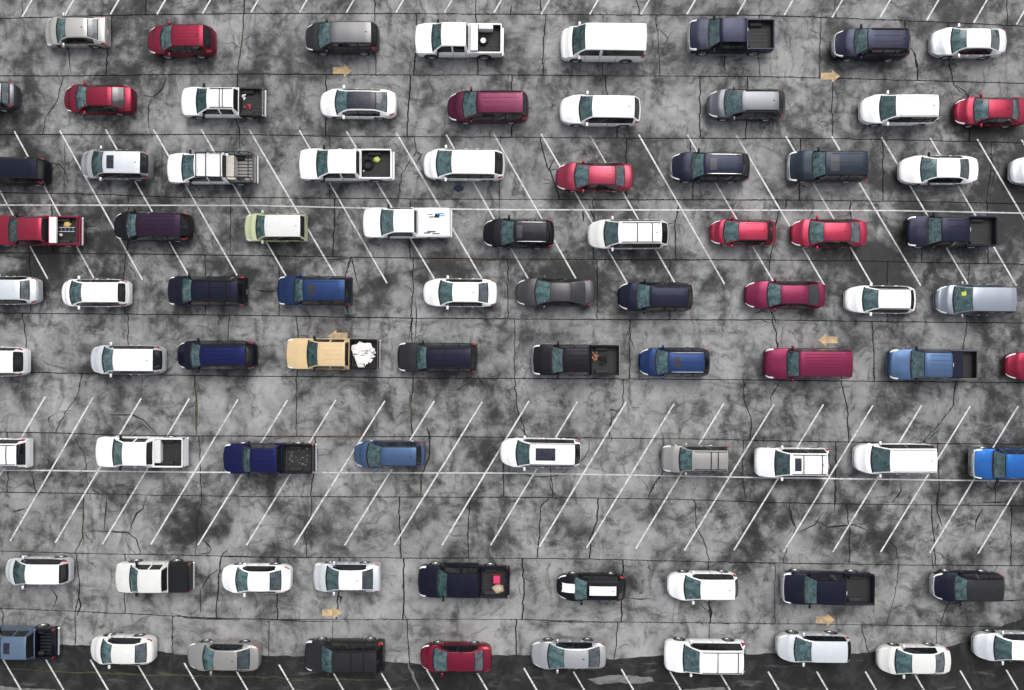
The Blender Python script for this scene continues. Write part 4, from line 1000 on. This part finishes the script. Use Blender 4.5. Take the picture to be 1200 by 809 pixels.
car('I9', 'sedan', 'white sedan cut off at the bottom right corner', 'silverwhite', 1140, 1167, 1187, 1211, 1222, 1230, 738, 775, roof='white')
print("WIDTHS", {t: round(sum(w_ for q, w_ in WLOG if q == t) / max(1, sum(1 for q, w_ in WLOG if q == t)), 2) for t in TY})

# ================================================================== LOOSE THINGS
mk = lambda n, c, r=.6, **k: simple(n, c, r, **k)


def blob(name, label, cat, x, y, z, sx, sy, sz, mat, seed=0, rz=0, n=14):
    r = random.Random(seed); bm = bmesh.new(); bmesh.ops.create_icosphere(bm, subdivisions=3, radius=1)
    for v_ in bm.verts:
        p = v_.co; q = 1 + .16 * math.sin(p.x * 5 + seed) * math.cos(p.y * 4 + seed * 2) + r.uniform(-.05, .05)
        v_.co = Vector((p.x * sx * q, p.y * sy * q, max(p.z, -.35) * sz * q + .35 * sz))
    me = bpy.data.meshes.new(name); bm.to_mesh(me); bm.free(); me.materials.append(mat)
    for p in me.polygons: p.use_smooth = True
    o = bpy.data.objects.new(name, me); COL.objects.link(o); o.location = (x, y, z); o.rotation_euler = (0, 0, rz)
    return tag(o, label, cat)


def ring(R, r, n=28, m=8):
    v = []; f = []
    for i in range(n):
        a = 2 * math.pi * i / n
        for j in range(m):
            b_ = 2 * math.pi * j / m; q = R + r * math.cos(b_) * .8; v.append((q * math.cos(a), q * math.sin(a), r + r * math.sin(b_)))
    for i in range(n):
        for j in range(m): f.append((i * m + j, ((i + 1) % n) * m + j, ((i + 1) % n) * m + (j + 1) % m, i * m + (j + 1) % m))
    return v, f


b = B['A4']; x, y = gx(566.5, .9), gy(47, .9)
v, f = ring(.25, .08); wl = empty('spare_wheel', (x, y, b['zf'])); tag(wl, 'loose wheel with pale rim lying in the bed of the top row white pickup', 'wheel')
mesh_obj('tyre', v, f, M['tyre'], wl, None, True)
rm = MB(); rm.add(*[q for q in lathe([(.06, .19), (.12, .18), (.10, .12), (.13, .04), (.13, .001)], 18)]); o = rm.build('rim', M['rim'], wl, True); o.rotation_euler = (math.radians(90), 0, 0)
b = B['C3']; v, f = ring(.30, .10); o = mesh_obj('tyre', v, f, M['tyre'], None, None, True); o.location = (gx(431, .9), gy(192, .9), b['zf']); tag(o, 'black tyre lying flat in the white pickup bed next to a yellow bundle', 'tyre')
blob('yellow_bundle', 'yellow green bundle in the white pickup bed beside the tyre', 'bundle', gx(441, .9), gy(187, .9), b['zf'], .22, .19, .14, mk('yellow_green_cloth', (.42, .50, .12), .8), 3)
r = random.Random(4)


def scraps(name, label, cat, x, y, z, w_, d_, n, mat, seed, hi=.2, s=(.06, .22)):
    r = random.Random(seed); m_ = MB()
    for i in range(n):
        a = r.uniform(0, 3.14); L1, L2 = r.uniform(*s), r.uniform(*s) * .5; px, py, pz = r.uniform(-w_, w_), r.uniform(-d_, d_), r.uniform(0.02, hi); t = r.uniform(-.3, .3)
        c_, s_ = math.cos(a), math.sin(a); q = [(-L1, -L2), (L1, -L2 * .6), (L1 * .8, L2), (-L1 * .7, L2 * 1.1)]
        top = [(px + u * c_ - v_ * s_, py + u * s_ + v_ * c_, pz + u * t + .02) for u, v_ in q]; bot = [(a_, b_, c2 - .02) for a_, b_, c2 in top]
        m_.add(bot + top, [(3, 2, 1, 0), (4, 5, 6, 7), (0, 1, 5, 4), (1, 2, 6, 5), (2, 3, 7, 6), (3, 0, 4, 7)])
    o = m_.build(name, mat); o.location = (x, y, z); return tag(o, label, cat)


whites = mk('white_scrap_sheet', (.72, .70, .68), .6, var=.2, scale=9)
scraps('scrap_pile', 'heap of white plastic and wood scrap in the tan pickup bed', 'scrap', gx(425, 1), gy(415, 1), B['F3']['zf'], .55, .52, 34, whites, 8, .34, (.12, .50))
scraps('small_clutter', 'white odds and ends in the bed of the small white pickup, second row', 'clutter', gx(285, .9), gy(113, .9), B['B2']['zf'], .12, .16, 6, whites, 2, .1, (.05, .12))
scraps('red_clutter', 'red odds and ends in the bed of the small white pickup, second row', 'clutter', gx(289, .9), gy(124, .9), B['B2']['zf'], .22, .10, 7, mk('red_plastic', (.35, .02, .03), .5), 5, .1, (.05, .12))
scraps('bed_litter', 'pale litter strewn over the dusty bed of the navy pickup', 'litter', gx(349, .9), gy(536, .9), B['G2']['zf'], .60, .55, 34, mk('dusty_grey', (.20, .20, .19), .8, var=.4), 9, .03, (.02, .07))
scraps('loose_tools', 'small white tools beside the tyre in the white pickup bed', 'tools', gx(425, .9), gy(196, .9), B['C3']['zf'], .10, .28, 7, whites, 12, .05, (.03, .08))
scraps('strap_heap', 'orange and brown straps heaped in the black pickup bed', 'straps', gx(697.5, 1), gy(418, 1), B['F5']['zf'], .14, .24, 10, mk('orange_strap', (.26, .11, .06), .7, var=.4), 21, .2, (.06, .16))
scraps('black_gear', 'black gear lying in the middle of the black pickup bed', 'gear', gx(706, 1), gy(420, 1), B['F5']['zf'], .22, .32, 14, M['trim'], 22, .25, (.08, .2))


def boxthing(name, label, cat, x, y, z, sx, sy, sz, mat, rz=0, lid=None):
    e = empty(name, (x, y, z), rz); tag(e, label, cat)
    a = MB(); a.box(-sx / 2, sx / 2, -sy / 2, sy / 2, 0, sz * .8, bev=.02); a.build('container_body', mat, e)
    a = MB(); a.box(-sx / 2 - .01, sx / 2 + .01, -sy / 2 - .01, sy / 2 + .01, sz * .805, sz, bev=.03); a.build('lid', lid or mat, e)
    return e


boxthing('storage_box', 'long beige box across the bed of the pickup with the ladder rack', 'box', gx(270.5, 1.2), gy(197, 1.2), B['C2']['zf'], .55, 1.52, .55, mk('beige_box', (.52, .49, .44), .6))
boxthing('crate', 'pale crate across the front of the white pickup bed in the seventh row', 'crate', gx(185.5, 1), gy(529, 1), B['G1']['zf'], .38, 1.45, .4, mk('pale_crate', (.62, .62, .61), .6))
boxthing('cooler', 'red cooler in the bed of the black pickup', 'cooler', gx(582, 1), gy(679, 1), B['H5']['zf'], .42, .46, .4, mk('red_cooler', (.5, .02, .05), .4), 0, mk('cooler_lid', (.52, .03, .12), .5))
blob('tan_sack', 'lumpy tan sack beside the red cooler in the black pickup bed', 'sack', gx(584, 1), gy(691, 1), B['H5']['zf'], .38, .30, .2, mk('tan_sackcloth', (.42, .33, .24), .9, var=.4, scale=9), 6)
blob('yellow_coil', 'yellow brown coil of hose in the red pickup bed', 'hose', gx(77, .9), gy(263, .9), B['D0']['zf'], .24, .20, .14, mk('yellow_hose', (.50, .33, .10), .7, var=.35, scale=12), 9)
blob('white_rag', 'small white rag in the corner of the red pickup bed', 'rag', gx(69, .9), gy(275, .9), B['D0']['zf'], .12, .10, .08, whites, 5)
ld = empty('ladder', (gx(76, 1), gy(269, 1), B['D0']['zr'] - .12)); tag(ld, 'aluminium ladder lying along the bed of the red pickup', 'ladder')
for s_ in (-1, 1): q = MB(); q.box(-.62, .62, s_ * .13 - .02, s_ * .13 + .02, 0, .05); q.build('side_rail', M['chrome'], ld)
for i in range(5): q = MB(); q.tube([(-.5 + i * .25, -.11, .025), (-.5 + i * .25, .11, .025)], .014, 6); q.build('rung', M['chrome'], ld)
blob('blue_bundle', 'dark blue bundle lying on the concrete beside the white minivan', 'bundle', gx(537.5), gy(221), .01, .34, .19, .16, mk('dark_blue_cloth', (.012, .022, .07), .8, var=.5, scale=8), 8)
# decal on the white bed cover
b = B['D3']; bc = MB(); z = b['zr'] + .0535
for (x0_, x1_, y0_, y1_, mi) in [(500, 508, 251, 252.2, 1), (502, 512, 253.8, 255.4, 1), (509, 516, 250.5, 255.5, 0), (512, 521, 249.8, 251.6, 2), (514, 522, 252.4, 254, 2), (496, 505, 272.5, 274.2, 1), (500, 511, 270.8, 272.8, 3), (506, 516, 273.4, 275, 3)]:
    a1, a2, b1, b2 = gx(x0_, 1.2), gx(x1_, 1.2), gy(y1_, 1.2), gy(y0_, 1.2); sk = .06; z += .0006
    bc.add([(a1, b1, z), (a2 - sk, b1, z), (a2, b2, z), (a1 + sk, b2, z)], [(0, 1, 2, 3)], mi)
o = bc.build('bed_cover_decal', [M['trim'], mk('grey_print', (.12, .12, .12)), mk('blue_print', (.10, .28, .50)), mk('green_print', (.05, .10, .09))])
tp = [q for q in bpy.data.objects if q.get('label', '').startswith('white pickup with white bed cover')][0]
o.parent = tp; bpy.context.view_layer.update(); o.matrix_parent_inverse = tp.matrix_world.inverted()
